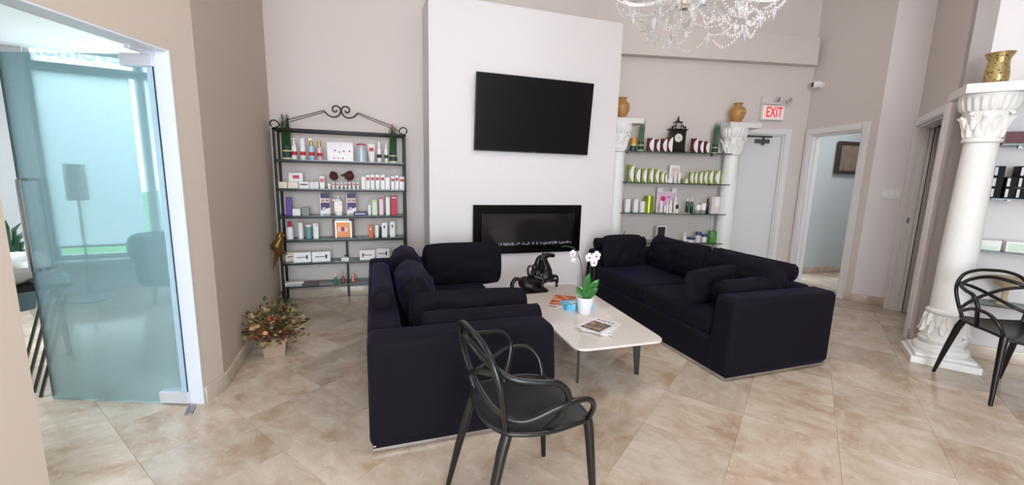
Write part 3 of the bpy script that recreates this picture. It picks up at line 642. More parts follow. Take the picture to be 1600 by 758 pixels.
tb = thing('tissue_box', 'blue and white tissue box behind the orchid pot', 'tissue box', (1.535, 2.875, TZ), R(3))
MB().box(-0.12, 0.12, -0.06, 0.06, 0, 0.05).obj('carton', art_mat('tissue_blue_print', [(70, 170, 215), (110, 195, 228), (190, 226, 240)], 30), tb, bev=0.002)
MB().prism(rounded([(-0.07, -0.025), (0.07, -0.025), (0.07, 0.025), (-0.07, 0.025)], 0.02), 0.0502, 0.051).obj('opening', mat('tissue_film', (200, 225, 236), 0.3), tb)
q = MB(); q.add([(-0.03, 0, 0.05), (0.03, 0, 0.05), (0.04, 0.01, 0.085), (-0.02, -0.015, 0.09), (0.0, 0.02, 0.05)], [(0, 1, 2, 3), (1, 4, 2), (4, 0, 3, 2)]); q.obj('tissue', PAPER, tb)

# ------------------------------------------------------------ interlaced black plastic armchairs
def master_chair(label, x, y, rz):
    t = thing('armchair', label, 'chair', (x, y, 0), rz, 'black plastic armchairs with interlaced backs')
    # legs
    for sx in (-1, 1):
        MB().tube([(sx*0.188, 0.168, 0.458), (sx*0.195, 0.176, 0.40), (sx*0.207, 0.193, 0.2), (sx*0.218, 0.212, 0)], [0.021, 0.020, 0.016, 0.011], 10).obj('leg', PLB, t, smooth=60)
        MB().tube([(sx*0.168, -0.172, 0.458), (sx*0.178, -0.195, 0.40), (sx*0.192, -0.245, 0.2), (sx*0.206, -0.29, 0)], [0.021, 0.021, 0.017, 0.011], 10).obj('leg', PLB, t, smooth=60)
    # seat shell: dished rounded square
    q = MB(); n = 20; vs = []; fs = []
    for lay in (0, 1):
        for j in range(n+1):
            for i in range(n+1):
                u = -1+2*i/n; v = -1+2*j/n
                uu = u*math.sqrt(1-v*v*0.30); vv = v*math.sqrt(1-u*u*0.30)
                z = 0.452+0.018*(u*u)-0.012*(1-u*u)*(1-v*v)-0.02*max(0, v)**3+0.012*max(0, -v)**2
                vs.append((uu*0.222, vv*0.22, z-lay*0.012))
    m = (n+1)**2
    for lay in (0, 1):
        for j in range(n):
            for i in range(n):
                a = lay*m+j*(n+1)+i; f = (a, a+1, a+n+2, a+n+1); fs.append(f if lay == 0 else f[::-1])
    edge = [i for i in range(n)]+[j*(n+1)+n for j in range(n)]+[n*(n+1)+n-i for i in range(n)]+[(n-j)*(n+1) for j in range(n)]
    for k in range(len(edge)):
        a = edge[k]; b = edge[(k+1) % len(edge)]; fs.append((b, a, a+m, b+m))
    q.add(vs, fs); q.obj('seat', PLB, t, smooth=50)
    rim = [vs[e] for e in edge]; MB().tube([(a, b, c-0.006) for a, b, c in rim], 0.0095, 8, closed=True).obj('seat_rim', PLB, t, smooth=180)
    def sym(half, r, name):
        pts = half+[(-a, b, c) for a, b, c in half[::-1][1:]]
        MB().tube(spline(pts, 7), r, 9, flat=1.0).obj(name, PLB, t, smooth=180)
    # tallest loop: from the rear seat corners straight up and over
    sym([(0.168, -0.175, 0.45), (0.20, -0.20, 0.56), (0.215, -0.225, 0.68), (0.175, -0.245, 0.77), (0.09, -0.256, 0.808), (0, -0.26, 0.814)], 0.0115, 'tall_back_loop')
    # inner arm loop: from the middle of the seat sides, arching over and round the back
    sym([(0.195, -0.03, 0.452), (0.235, 0.01, 0.53), (0.258, 0.03, 0.61), (0.258, -0.015, 0.672), (0.245, -0.10, 0.688), (0.215, -0.185, 0.705), (0.13, -0.243, 0.74), (0, -0.262, 0.765)], 0.0125, 'arm_loop')
    # outer strands: from each front corner over a low arm, then across the back to the other side
    for s_ in (-1, 1):
        MB().tube(spline([(s_*0.19, 0.17, 0.45), (s_*0.228, 0.165, 0.53), (s_*0.255, 0.11, 0.585), (s_*0.26, 0.0, 0.585), (s_*0.225, -0.13, 0.535), (s_*0.165, -0.205, 0.55), (s_*0.06, -0.245, 0.61), (-s_*0.08, -0.252, 0.68), (-s_*0.20, -0.225, 0.715)], 7), 0.0115, 9).obj('cross_strand', PLB, t, smooth=180)
    return t
master_chair('black interlaced armchair in the foreground before the left sofa', 0.60, 1.505, R(-84))
master_chair('black interlaced armchair cut by the right edge, before the column', 4.06, 1.435, R(149))

# ------------------------------------------------------------ television and fireplace
tv = thing('television', 'large black wall television tilted forward on the chimney breast', 'television', (1.715, 4.45, 2.045), 0)
ti = R(5.0)
q = MB(); q.M = Matrix.Translation((0, -0.085, 0)) @ Matrix.Rotation(ti, 4, 'X'); q.box(-0.675, 0.675, -0.0, 0.035, -0.395, 0.39); q.obj('housing', mat('tv_housing', (14, 14, 16), 0.35), tv, bev=0.004)
q = MB(); q.M = Matrix.Translation((0, -0.085, 0)) @ Matrix.Rotation(ti, 4, 'X'); q.box(-0.667, 0.667, -0.002, 0.0, -0.382, 0.382); q.obj('screen', mat('tv_screen', (22, 20, 24), 0.35, spec=0.15), tv, smooth=0)
q = MB(); q.M = Matrix.Translation((0, -0.085, 0)) @ Matrix.Rotation(ti, 4, 'X'); q.box(-0.03, 0.03, -0.004, -0.002, -0.392, -0.387); q.obj('indicator_strip', STEEL, tv)
MB().box(-0.22, 0.22, -0.034, 0.0, -0.16, 0.2).obj('wall_bracket', BLK, tv)
fp = thing('electric_fireplace', 'wide black glass electric fireplace set in the chimney breast', 'fireplace', (1.70, 4.45, 0.79))
x0, x1, z0, z1 = -0.66, 0.655, -0.275, 0.28
q = MB()
FB = mat('fireplace_frame', (10, 10, 12), 0.15, spec=0.25)
for b in ((x0, x0+0.1, z0, z1), (x1-0.1, x1, z0, z1), (x0+0.1, x1-0.1, z1-0.1, z1), (x0+0.1, x1-0.1, z0, z0+0.09)): q.box(b[0], b[1], -0.035, -0.003, b[2], b[3])
q.obj('frame', FB, fp, bev=0.002)
q = MB(); q.box(x0+0.1, x1-0.1, -0.004, -0.003, z0+0.09, z1-0.1); q.obj('firebox', mat('firebox_dark', (36, 32, 34), 0.5), fp, smooth=0)
MB().box(x0+0.1, x1-0.1, -0.032, -0.029, z0+0.09, z1-0.1).obj('glass_front', glass_mat('smoked_glass', (0.85, 0.83, 0.86), 0.0, rough=0.08), fp, smooth=0)
q = MB()
for i in range(110):
    x = -0.545+1.09*random.random(); q.M = Matrix.Translation((x, -0.016+random.uniform(-0.006, 0.006), z0+0.099+random.random()*0.02)) @ Matrix.Rotation(random.random()*3, 4, 'Y'); q.gem((0, 0, 0), 0.009+random.random()*0.004, 0.012)
for i in range(9):
    x = 0.0+0.5*i/9+random.uniform(-0.01, 0.01); q.M = Matrix.Translation((x, -0.017, z0+0.112)) @ Matrix.Rotation(random.random()*3, 4, 'Y'); q.gem((0, 0, 0), 0.011, 0.02)
o = q.obj('crystal_bed', mat('fire_crystals', (225, 228, 232), 0.1, spec=0.8), fp, smooth=0); o['kind'] = 'stuff'

# ------------------------------------------------------------ iron display rack on the back wall
RX0, RX1, RY0, RY1 = -0.905, 0.355, 4.665, 4.905; RC = ((RX0+RX1)/2, (RY0+RY1)/2)
rk = thing('display_rack', 'tall black iron rack with glass shelves and scroll crest', 'shelf rack', (RC[0], RC[1], 0))
def rb(x0, x1, y0, y1, z0, z1): return MB().box(x0-RC[0], x1-RC[0], y0-RC[1], y1-RC[1], z0, z1)
for x in (RX0, RX1-0.022):
    for y in (RY0, RY1-0.022): rb(x, x+0.022, y, y+0.022, 0, 1.80).obj('post', IRON, rk, bev=0.002)
rb(-0.292, -0.270, RY1-0.022, RY1, 0.0, 0.69).obj('centre_post', IRON, rk)
SHZ = [1.50, 1.213, 0.935, 0.69, 0.445, 0.20]
q = rb(RX0, RX1, RY0, RY0+0.022, 1.775, 1.80)
for a in ((RX0, RX1, RY1-0.022, RY1), (RX0, RX0+0.022, RY0, RY1), (RX1-0.022, RX1, RY0, RY1)): q2 = rb(*a, 1.775, 1.80); q.add(q2.v, q2.f)
q.obj('top_frame', IRON, rk, bev=0.002, smooth=0)
for z in SHZ:
    q = rb(RX0+0.02, RX1-0.02, RY1-0.02, RY1-0.005, z-0.028, z-0.008)
    for a in ((RX0+0.02, RX1-0.02, RY0+0.002, RY0+0.014), (RX0+0.005, RX0+0.02, RY0, RY1), (RX1-0.02, RX1-0.005, RY0, RY1)): q2 = rb(*a, z-0.026 if z > 0.6 else z-0.018, z-0.008); q.add(q2.v, q2.f)
    f = q.obj('shelf_frame', IRON, rk, smooth=0)
    q = MB(); q.add([(RX0+0.004-RC[0], RY0-RC[1]+0.001, z-0.008), (RX1-0.004-RC[0], RY0-RC[1]+0.001, z-0.008), (RX1-0.004-RC[0], RY1-RC[1]-0.001, z-0.008), (RX0+0.004-RC[0], RY1-RC[1]-0.001, z-0.008),
        (RX0+0.004-RC[0], RY0-RC[1]+0.001, z), (RX1-0.004-RC[0], RY0-RC[1]+0.001, z), (RX1-0.004-RC[0], RY1-RC[1]-0.001, z), (RX0+0.004-RC[0], RY1-RC[1]-0.001, z)], [(0,3,2,1),(4,5,6,7)])
    q.m = 1; q.add(q.v[:], [(0,1,5,4),(1,2,6,5),(2,3,7,6),(3,0,4,7)]); q.obj('glass_shelf', [SHELFG, EDGE], rk, smooth=0)
# crest: two double rails rising to a pair of scrolls
def spiral(cx, cz, r0, r1, a0, turns, n=26):
    return [(cx+(r0+(r1-r0)*i/n)*cos(a0+turns*2*pi*i/n), 0, cz+(r0+(r1-r0)*i/n)*sin(a0+turns*2*pi*i/n)) for i in range(n+1)]
q = MB(); cy = RY0+0.011-RC[1]; q.M = Matrix.Translation((0, cy, 0))
for s_ in (-1, 1):
    q.tube([(s_*0.50, 0, 1.875), (s_*0.155, 0, 1.992)], 0.0045, 6); q.tube([(s_*0.48, 0, 1.858), (s_*0.155, 0, 1.975)], 0.0045, 6)
    arc = [(s_*0.155, 0, 1.985), (s_*0.125, 0, 1.950), (s_*0.075, 0, 1.932), (s_*0.03, 0, 1.945), (s_*0.004, 0, 1.985), (s_*0.008, 0, 2.02), (s_*0.035, 0, 2.042), (s_*0.068, 0, 2.035), (s_*0.080, 0, 2.008), (s_*0.066, 0, 1.984), (s_*0.045, 0, 1.988), (s_*0.042, 0, 2.004)]
    q.tube(spline(arc, 6), 0.0075, 8)
    cur = [(s_*0.60, 0, 1.80), (s_*0.565, 0, 1.818), (s_*0.575, 0, 1.85), (s_*0.60, 0, 1.868), (s_*0.63, 0, 1.862), (s_*0.645, 0, 1.835), (s_*0.63, 0, 1.808)]
    q.tube(spline(cur, 6), 0.0065, 8)
    q.tube([(s_*0.565, 0, 1.822), (s_*0.50, 0, 1.872)], 0.0045, 6)
q.obj('scroll_crest', IRON, rk, smooth=60)

# ---- product builders; x is given by its pixel edges on the shelf's own plane, heights in metres
def card_box(name, label, cat, loc, wd, ht, dp=None, rz=0, body=WHT, band=None, group=None, bpos=(0.55, 0.8), bw=(0.12, 0.88), rx=0):
    dp = dp or wd*0.9; t = thing(name, label, cat, loc, rz, group, rx=rx)
    MB().box(-wd/2, wd/2, -dp/2, dp/2, 0, ht).obj('carton', body, t, bev=min(0.0015, wd*0.03), seg=1)
    if band: MB().box(-wd/2+wd*bw[0], -wd/2+wd*bw[1], -dp/2-0.0008, -dp/2, ht*bpos[0], ht*bpos[1]).obj('printed_band', band, t, smooth=0)
    return t
def bottle(name, label, loc, wd, ht, body=WHT, cap=WHT, capf=0.25, band=None, neck=0.45, group=None, cat='bottle', pump=False):
    r = wd/2; t = thing(name, label, cat, loc, 0, group); b = ht*(1-capf)
    MB().lathe([(r*0.9, 0), (r, ht*0.02), (r, b*0.82), (r*0.9, b*0.92), (r*neck, b), (r*neck*0.9, b+0.001)], 16).obj('body', body, t)
    q = MB(); q.lathe([(r*neck*1.15, b), (r*neck*1.15, b+(ht-b)*(0.6 if pump else 1.0)), (r*neck*0.8, ht if not pump else b+(ht-b)*0.62)], 14)
    if pump: q.cyl(r*0.16, b+(ht-b)*0.6, ht*0.985, 8); q.box(-r*0.75, r*0.3, -r*0.16, r*0.16, ht*0.965, ht)
    q.obj('cap', cap, t)
    if band: MB().lathe([(r*1.012, b*0.30), (r*1.012, b*0.55)], 16).obj('label_band', band, t)
    return t
def tubep(name, label, loc, wd, ht, body=WHT, cap=WHT, band=None, group=None, capf=0.16):
    """a squeeze tube standing on its cap"""
    r = wd/2; t = thing(name, label, 'tube', loc, 0, group); n = 14; vs = []; fs = []; L_ = 6
    for j in range(L_+1):
        k = j/L_; z = ht*capf+(ht*(1-capf))*k
        for i in range(n):
            a = 2*pi*i/n; vs.append((r*(0.8+0.2*k)*cos(a), r*0.75*(1-k*0.93)*sin(a), z))
    for j in range(L_):
        for i in range(n): a = (i+1) % n; fs.append((j*n+i, j*n+a, (j+1)*n+a, (j+1)*n+i))
    fs.append(tuple(range(L_*n, (L_+1)*n))); q = MB(); q.add(vs, fs); q.obj('body', body, t)
    MB().lathe([(r*0.72, 0), (r*0.72, ht*capf)], 14).obj('cap', cap, t)
    if band: MB().box(-r*0.62, r*0.62, -r*0.62, -r*0.45, ht*0.60, ht*0.8).obj('printed_band', band, t, smooth=0)
    return t
def jar(name, label, loc, wd, ht, body=WHT, lid=WHT, lf=0.35, group=None):
    r = wd/2; t = thing(name, label, 'jar', loc, 0, group)
    MB().lathe([(r*0.85, 0), (r*0.95, ht*0.05), (r*0.95, ht*(1-lf))], 18).obj('body', body, t)
    MB().lathe([(r, ht*(1-lf)), (r, ht*0.97), (r*0.95, ht)], 18).obj('lid', lid, t); return t
def grass_vase(label, loc, wd, ht, n=60, tips=DK, lean=0.12, seed=1):
    rnd = random.Random(seed); t = thing('grass_bundle', label, 'artificial plant', loc, 0, 'artificial grass bundles on the shelves'); r = wd/2*0.85
    dgn = mat('bundle_dark_green', (34, 62, 46), 0.6, vary=0.4, bscale=60)
    MB().lathe([(r*0.95, 0.012), (r, 0.03), (r*0.95, ht*0.28), (r*0.9, ht*0.3)], 16).obj('stem_bundle', dgn, t)
    MB().lathe([(r*1.06, 0), (r*1.06, 0.018)], 16).obj('base_band', mat('pale_raffia', (205, 205, 160), 0.7), t)
    MB().lathe([(r*1.08, ht*0.17), (r*1.08, ht*0.195)], 16).obj('tie_band', mat('pale_raffia', (205, 205, 160), 0.7), t)
    q = MB(); w_ = MB()
    for i in range(n):
        a = rnd.random()*6.283; rr = r*math.sqrt(rnd.random())*0.9; h = ht*rnd.uniform(0.72, 1.0); k = rnd.uniform(0.8, 1.45)
        q.tube([(rr*cos(a), rr*sin(a), ht*0.15), (rr*1.02*cos(a), rr*sin(a), ht*0.5), (rr*k*cos(a), rr*k*sin(a), h)], [0.004, 0.0042, 0.0008], 3)
        if i < 7: w_.ball((rr*k*cos(a), rr*k*sin(a), h+0.006), 0.006, 6, sz=1.6)
    q.obj('grass_blades', mat('grass_blade_green', (42, 84, 42), 0.5, vary=0.5, bscale=25), t, smooth=0)['kind'] = 'stuff'
    if tips: w_.obj('seed_heads', tips, t)['kind'] = 'stuff'
    return t
def rx_(x0, x1, y=4.76): a = onY(x0, 300, y); b = onY(x1, 300, y); return (a.x+b.x)/2, abs(b.x-a.x)
def rh(x, ytop, z, y=4.76): return onY(x, ytop, y).z-z
def place(x0, x1, ytop, sh, y=4.76):
    """centre x, width, height of an item on rack shelf number sh"""
    p = onY(x0, ytop, y); p2 = onY(x1, ytop, y); z = SHZ[sh]; b0 = z
    # follow the leaning verticals: measure x at the item's own height
    return ((p.x+p2.x)/2, y, z), abs(p2.x-p.x)*0.97, max(p.z-z, 0.01)
CLB = glass_mat('clear_plastic', (0.9, 0.92, 0.93), 0.1, 0.35, (0.9, 0.9, 0.92)); BLUEL = mat('pale_blue_lotion', (170, 205, 225), 0.3); PINKL = mat('pale_pink_lotion', (230, 180, 190), 0.3)
PURP = mat('violet_card', (92, 62, 150), 0.5); DPUR = mat('deep_purple_card', (58, 36, 92), 0.5); GRY = mat('grey_card', (140, 140, 142), 0.6)
# top shelf
l, w_, h = place(433.5, 449, 166, 0); grass_vase('tall dark green grass bundle with black seed tips on the rack top shelf', (l[0]+0.015, l[1], l[2]), 0.10, 0.46, tips=DK, seed=2)
l, w_, h = place(605, 621, 181, 0); grass_vase('green grass bundle with red tips at the right end of the rack top shelf', (l[0]+0.0, l[1], l[2]), 0.095, 0.40, tips=RED, seed=3)
l, w_, h = place(454, 463, 216, 0); bottle('pump_bottle', 'white pump bottle with red label, first on the rack top shelf', l, w_, h, WHT, WHT, 0.3, RED, pump=True)
l, w_, h = place(467.5, 476.5, 216, 0); bottle('lotion_bottle', 'white capped bottle with red label beside the pump bottle', l, w_, h, WHT, WHT, 0.3, RED, neck=0.9)
l, w_, h = place(481, 490.5, 217, 0); bottle('lotion_bottle', 'pale blue bottle with gold cap and red label on the rack', l, w_, h, BLUEL, GOLD, 0.3, RED, pump=True)
l, w_, h = place(494, 503, 220, 0); bottle('lotion_bottle', 'pinkish bottle with gold cap and red label on the rack', l, w_, h, PINKL, GOLD, 0.3, RED)
l, w_, h = place(509.5, 551.5, 221, 0); t = thing('display_card', 'white card with small red product marks on the rack top shelf', 'card', (l[0], l[1]+0.02, l[2]), 0, rx=R(-6))
MB().box(-w_/2, w_/2, -0.002, 0.002, 0, h).obj('board', art_mat('card_pink_white', [(235, 225, 230), (240, 236, 238), (225, 205, 215)], 5), t)
for k, (u, v) in enumerate(((0.30, 0.55), (0.47, 0.48), (0.64, 0.53), (0.86, 0.53))): MB().box(-w_/2+u*w_-0.008, -w_/2+u*w_+0.008, -0.003, -0.002, h*v-0.006, h*v+0.008).obj('printed_mark', RED if k % 2 else PURP, t, smooth=0)
for k in range(3): MB().box(-w_/2+(0.25+0.17*k)*w_-0.006, -w_/2+(0.25+0.17*k)*w_+0.006, -0.003, -0.002, h*0.12, h*0.2).obj('printed_line', RED, t, smooth=0)
l, w_, h = place(555, 573, 225, 0); t = thing('gift_set', 'clear gift bag with two blue bottles and a red top on the rack', 'gift set', l)
MB().lathe([(w_*0.5, 0), (w_*0.52, h*0.5), (w_*0.38, h*0.95)], 14, sy=0.5).obj('clear_bag', CLB, t)
for dx in (-0.2, 0.22): b = MB().lathe([(0.016, 0.003), (0.016, h*0.6), (0.007, h*0.7), (0.007, h*0.85)], 10, c=(dx*w_, -0.004, 0)).obj('bottle', BLUEL, t)
MB().tube([(-w_*0.42, 0, h*0.97), (0, -0.01, h*1.0), (w_*0.42, 0, h*0.97)], 0.008, 6).obj('ribbon', RED, t)
l, w_, h = place(574, 586, 225, 0); tubep('cream_tube', 'white tube with red label standing on its cap, rack top shelf', l, w_, h, band=RED)
l, w_, h = place(588.5, 595.5, 222, 0); bottle('serum_bottle', 'slim white bottle with dark label, left of the pair by the red tipped grass', l, w_, h, WHT, WHT, 0.28, DK)
l, w_, h = place(599.5, 606, 224, 0); bottle('serum_bottle', 'slimmest white bottle with green label by the red tipped grass', l, w_*0.95, h, WHT, WHT, 0.28, mat('green_print', (30, 80, 60), 0.5))
# second shelf
for k, (a, b) in enumerate(((432.5, 449.5), (450, 466.5), (467, 483), (483.5, 498.5))):
    l, w_, h = place(a, b, 284, 1); card_box('cream_box', ['leftmost low white box on the second rack shelf', 'second low white box from the left on the second rack shelf', 'low white box with a dark word, third in the row on the second rack shelf', 'low pale box, fourth in the row on the second rack shelf'][k], 'box', l, w_, h, 0.06, body=[mat('cream_card', (236, 222, 208), 0.5), mat('cream_card', (0, 0, 0)), WHT, mat('pale_lilac_card', (222, 218, 228), 0.5)][k], band=DK if k == 2 else None, bpos=(0.5, 0.7), group='low white boxes on the rack')
l, w_, h = place(499, 507, 275, 1); card_box('tall_box', 'upright white box with pale red label at the end of the low boxes', 'box', l, w_, h, 0.03, band=mat('soft_red_print', (215, 100, 100), 0.5), bpos=(0.5, 0.8))
l, w_, h = place(450.5, 473.5, 269.5, 1, 4.83); card_box('product_carton', 'squarish white box with crimson label standing behind the low boxes', 'box', l, w_, h, 0.04, band=RED, bpos=(0.62, 0.83), bw=(0.3, 0.75))
for k in range(8):
    a = 512.3+6.35*k; l, w_, h = place(a if k else 511.5, a+4.4, 285 if k else 287, 1, 4.72)
    tubep('mini_tube', 'small red-ringed tube below the roses, '+['leftmost and plain', 'second from left', 'third from left', 'fourth from left', 'fourth from right', 'third from right', 'second from right', 'rightmost'][k], l, w_, h, cap=WHT, band=RED if k else None, group='small tubes below the roses', capf=0.2)
for nm, px, sd in (('left', 521.5, 1), ('right', 545.5, 2)):
    p = onY(px, 275, 4.80); rs = thing('artificial_rose', 'dark red artificial rose on the rack, the '+nm+' of the two', 'artificial flower', (p.x, 4.80, SHZ[1]), 0, 'dark red roses on the rack')
    r_ = 0.042 if sd == 1 else 0.048; rm = mat('rose_petal_red', (78, 14, 24), 0.7, vary=0.4, bscale=40); zc = p.z-SHZ[1]
    q = blob('b', r_, 1, 0.9, 1.05, None, sd*5, 0.3, 18, 2); q.v = [(a, b, c+zc) for a, b, c in q.v]; q.obj('bloom', rm, rs)
    for k in range(7):
        a = k*0.9; MB().ball((cos(a)*r_*0.55, -r_*0.35+0.01*sin(k), zc+sin(a)*r_*0.6), r_*0.5, 8, sy=0.55).obj('petal', rm, rs)
    MB().tube([(0, 0, zc-r_*0.8), (0.02*(1 if sd == 1 else -1), 0, 0.03), (0.06*(1 if sd == 1 else -1), 0.0, 0.006)], 0.003, 6).obj('stem', GRN, rs)
    if sd == 2: q = MB(); leaf(q, (-0.055, -0.005, zc-0.01), (-0.075, -0.01, zc+0.045), 0.04); q.obj('leaf', GRN, rs)
rows = [(564.3, 571, 276, None, 'leftmost white box of the right hand row'), (571.3, 577.8, 273, RED, 'tall white box second in the right hand row'), (578.8, 585, 273, RED, 'tall white box third in the right hand row'), (586.3, 593, 273, RED, 'tall white box fourth in the right hand row'), (594, 601, 273, RED, 'tall white box fifth in the right hand row'), (601.5, 609, 277, None, 'white box sixth in the right hand row'), (610.5, 616, 275.5, RED, 'narrow white box seventh in the right hand row'), (617, 622.5, 274, RED, 'slim box with high crimson label near the right post'), (623.5, 632, 276, RED, 'white box with crimson label touching the right post')]
for a, b, yt, bd, lb in rows:
    l, w_, h = place(a, b, yt, 1, 4.74); card_box('serum_box', lb+' on the second rack shelf', 'box', l, w_, h, 0.03, band=bd, bpos=(0.62, 0.82), group='white boxes at the right of the second rack shelf')
# third shelf
l, w_, h = place(446, 455.5, 308.5, 2); card_box('violet_box', 'tall plain violet box at the left of the third rack shelf', 'box', l, w_, h, 0.04, body=PURP)
l, w_, h = place(457, 470, 326, 2); card_box('small_box', 'small white cube box next to the violet box', 'box', l, w_, h, 0.05)
l, w_, h = place(471.5, 483.5, 324, 2); card_box('small_box', 'small grey box beside the white cube box', 'box', l, w_, h, 0.05, body=GRY)
for nm, a, b in (('left', 499.5, 515.5), ('right', 541, 556)):
    l, w_, h = place(a, b, 302, 2); t = thing('teeth_kit_box', 'purple and white photo box, the '+nm+' of the pair on the third rack shelf', 'box', l, 0, 'purple and white photo boxes'); dp = 0.04
    MB().box(-w_/2, w_/2, -dp/2, dp/2, 0, h).obj('carton', WHT, t, bev=0.001)
    y_ = -dp/2-0.0008; e = -dp/2
    MB().box(-w_*0.44, w_*0.48, y_, e, h*0.78, h*0.995).obj('purple_panel', DPUR, t, smooth=0)
    MB().box(-w_*0.44, w_*0.48, y_, e, h*0.60, h*0.76).obj('face_panel', mat('skin_print', (214, 178, 168), 0.5), t, smooth=0)
    for s_ in (-0.22, 0.24): MB().box(w_*s_-0.009, w_*s_+0.009, y_-0.0006, y_, h*0.66, h*0.70).obj('eye_print', DK, t, smooth=0)
    MB().prism([(-w_*0.44, h*0.22), (w_*0.48, h*0.36), (w_*0.48, h*0.58), (-w_*0.44, h*0.58)], y_, e, 'y').obj('purple_panel', DPUR, t, smooth=0)
    MB().lathe([(w_*0.19, 0), (w_*0.19, 0.001)], 14).obj('disc_print', mat('lilac_print', (190, 180, 215), 0.5), t, smooth=0).matrix_local = Matrix.Translation((-w_*0.12, y_-0.0005, h*0.3)) @ Matrix.Rotation(pi/2, 4, 'X')
    MB().box(-w_*0.3, w_*0.48, y_, e, h*0.02, h*0.06).obj('dark_strip', DK, t, smooth=0)
l, w_, h = place(521.5, 535, 313, 2); t = thing('makeup_pouch', 'flowered clear pouch with a white cap and hanger on the third rack shelf', 'pouch', l)
MB().box(-w_/2, w_/2, -0.012, 0.012, h*0.22, h*0.95).obj('pouch', art_mat('floral_print', [(200, 90, 70), (235, 200, 190), (245, 238, 236), (200, 140, 120)], 40), t, bev=0.006)
MB().lathe([(w_*0.42, 0), (w_*0.42, h*0.23)], 16, sy=0.6).obj('cap', WHT, t)
MB().box(-w_*0.75, w_*0.35, -0.004, 0.004, h*0.97, h*1.05).box(-0.006, 0.006, -0.003, 0.003, h*1.05, h*1.3).obj('hanger', WHT, t)
l, w_, h = place(552.5, 573.5, 331, 2, 4.72); card_box('flat_box', 'flat deep purple box lying on the third rack shelf', 'box', l, w_, h, 0.06, body=DPUR, band=mat('lilac_print', (190, 180, 215), 0.5), bpos=(0.3, 0.7))
for a, b, yt, bd, cb_, lb in ((575, 579.3, 320, WHT, None, 'shortest white box right of the flat purple box'), (580.7, 589, 312, mat('pale_green_card', (214, 224, 205), 0.5), mat('lime_print', (180, 205, 110), 0.5), 'pale box with lime green top'), (592, 598.5, 307, mat('pale_pink_card', (238, 205, 210), 0.5), RED, 'tall pale pink box'), (602.5, 608.8, 308, WHT, None, 'tall plain white box left of the crimson box'), (610.5, 620, 306, RED, WHT, 'tall crimson box with white lettering')):
    l, w_, h = place(a, b, yt, 2); card_box('slim_box', lb+' on the third rack shelf', 'box', l, w_, h, 0.03, body=bd, band=cb_, bpos=(0.86, 0.97) if bd is not RED else (0.88, 0.93))
    if bd is RED:
        tt = [o for o in C.objects if o.name.startswith('slim_box')][-1]
# fourth shelf
l, w_, h = place(446, 457.8, 346.5, 3); bottle('shampoo_bottle', 'white bottle with a red cap on the fourth rack shelf', l, w_, h, WHT, RED, 0.28, None, neck=0.45)
l, w_, h = place(464.8, 473.5, 347.5, 3); bottle('shampoo_bottle', 'plain white bottle second on the fourth rack shelf', l, w_, h, WHT, WHT, 0.2, None, neck=0.85)
l, w_, h = place(477, 487, 351, 3); bottle('shampoo_bottle', 'teal bottle with white cap on the fourth rack shelf', l, w_, h, mat('teal_plastic', (96, 150, 148), 0.3), WHT, 0.16, None, neck=0.85)
l, w_, h = place(489, 497.5, 349, 3); card_box('slim_box', 'slim white box right of the teal bottle', 'box', l, w_, h, 0.03, band=DK, bpos=(0.84, 0.92), bw=(0.55, 0.75))
l, w_, h = place(519, 553, 341.5, 3); t = thing('copper_display', 'copper coloured display case with a red and white label on the fourth rack shelf', 'display case', l)
COP = mat('copper_card', (178, 110, 55), 0.35, metal=0.3)
MB().box(-w_*0.33, w_*0.35, -0.05, -0.046, 0.014, h*0.84).obj('front_panel', COP, t); MB().box(-w_*0.5, w_*0.5, -0.02, 0.04, 0.012, h*0.92).obj('case', mat('brown_case', (92, 52, 32), 0.35), t, bev=0.006)
q = MB()
for b_ in ((-w_*0.37, -w_*0.33, 0.012, h*0.88), (w_*0.35, w_*0.39, 0.012, h*0.88), (-w_*0.37, w_*0.39, h*0.84, h*0.9)): q.box(b_[0], b_[1], -0.054, -0.044, b_[2], b_[3])
q.obj('metal_frame', CHR, t); MB().box(-w_*0.36, w_*0.3, -0.048, 0.03, h*0.925, h).obj('clear_top', WHT, t, bev=0.004)
MB().box(-w_*0.24, w_*0.2, -0.0512, -0.05, h*0.34, h*0.58).obj('label_plate', mat('pale_label', (222, 205, 195), 0.5), t, smooth=0); MB().box(-w_*0.1, w_*0.06, -0.0524, -0.0512, h*0.36, h*0.58).obj('red_mark', RED, t, smooth=0)
MB().box(-w_*0.5, w_*0.5, -0.055, 0.04, 0.0, 0.012).obj('base', mat('dark_acrylic', (60, 52, 50), 0.2), t)
for a, b, yt, bd, cb_, lb in ((576, 582.2, 352, mat('orange_card', (228, 95, 35), 0.5), WHT, 'small orange box'), (586, 591, 352, WHT, None, 'small white box right of the orange box'), (596, 604.8, 347.8, WHT, DK, 'wider upright white box'), (608.8, 616.8, 346.3, WHT, DK, 'tallest upright white box')):
    l, w_, h = place(a, b, yt, 3); card_box('slim_box', lb+' at the right of the fourth rack shelf', 'box', l, w_, h, 0.03, body=bd, band=cb_, bpos=(0.6, 0.8), bw=(0.35, 0.6))
l, w_, h = place(593.5, 597, 355, 3, 4.83); card_box('small_box', 'dark small box behind the wider white box', 'box', l, 0.03, h, 0.03, body=DK)
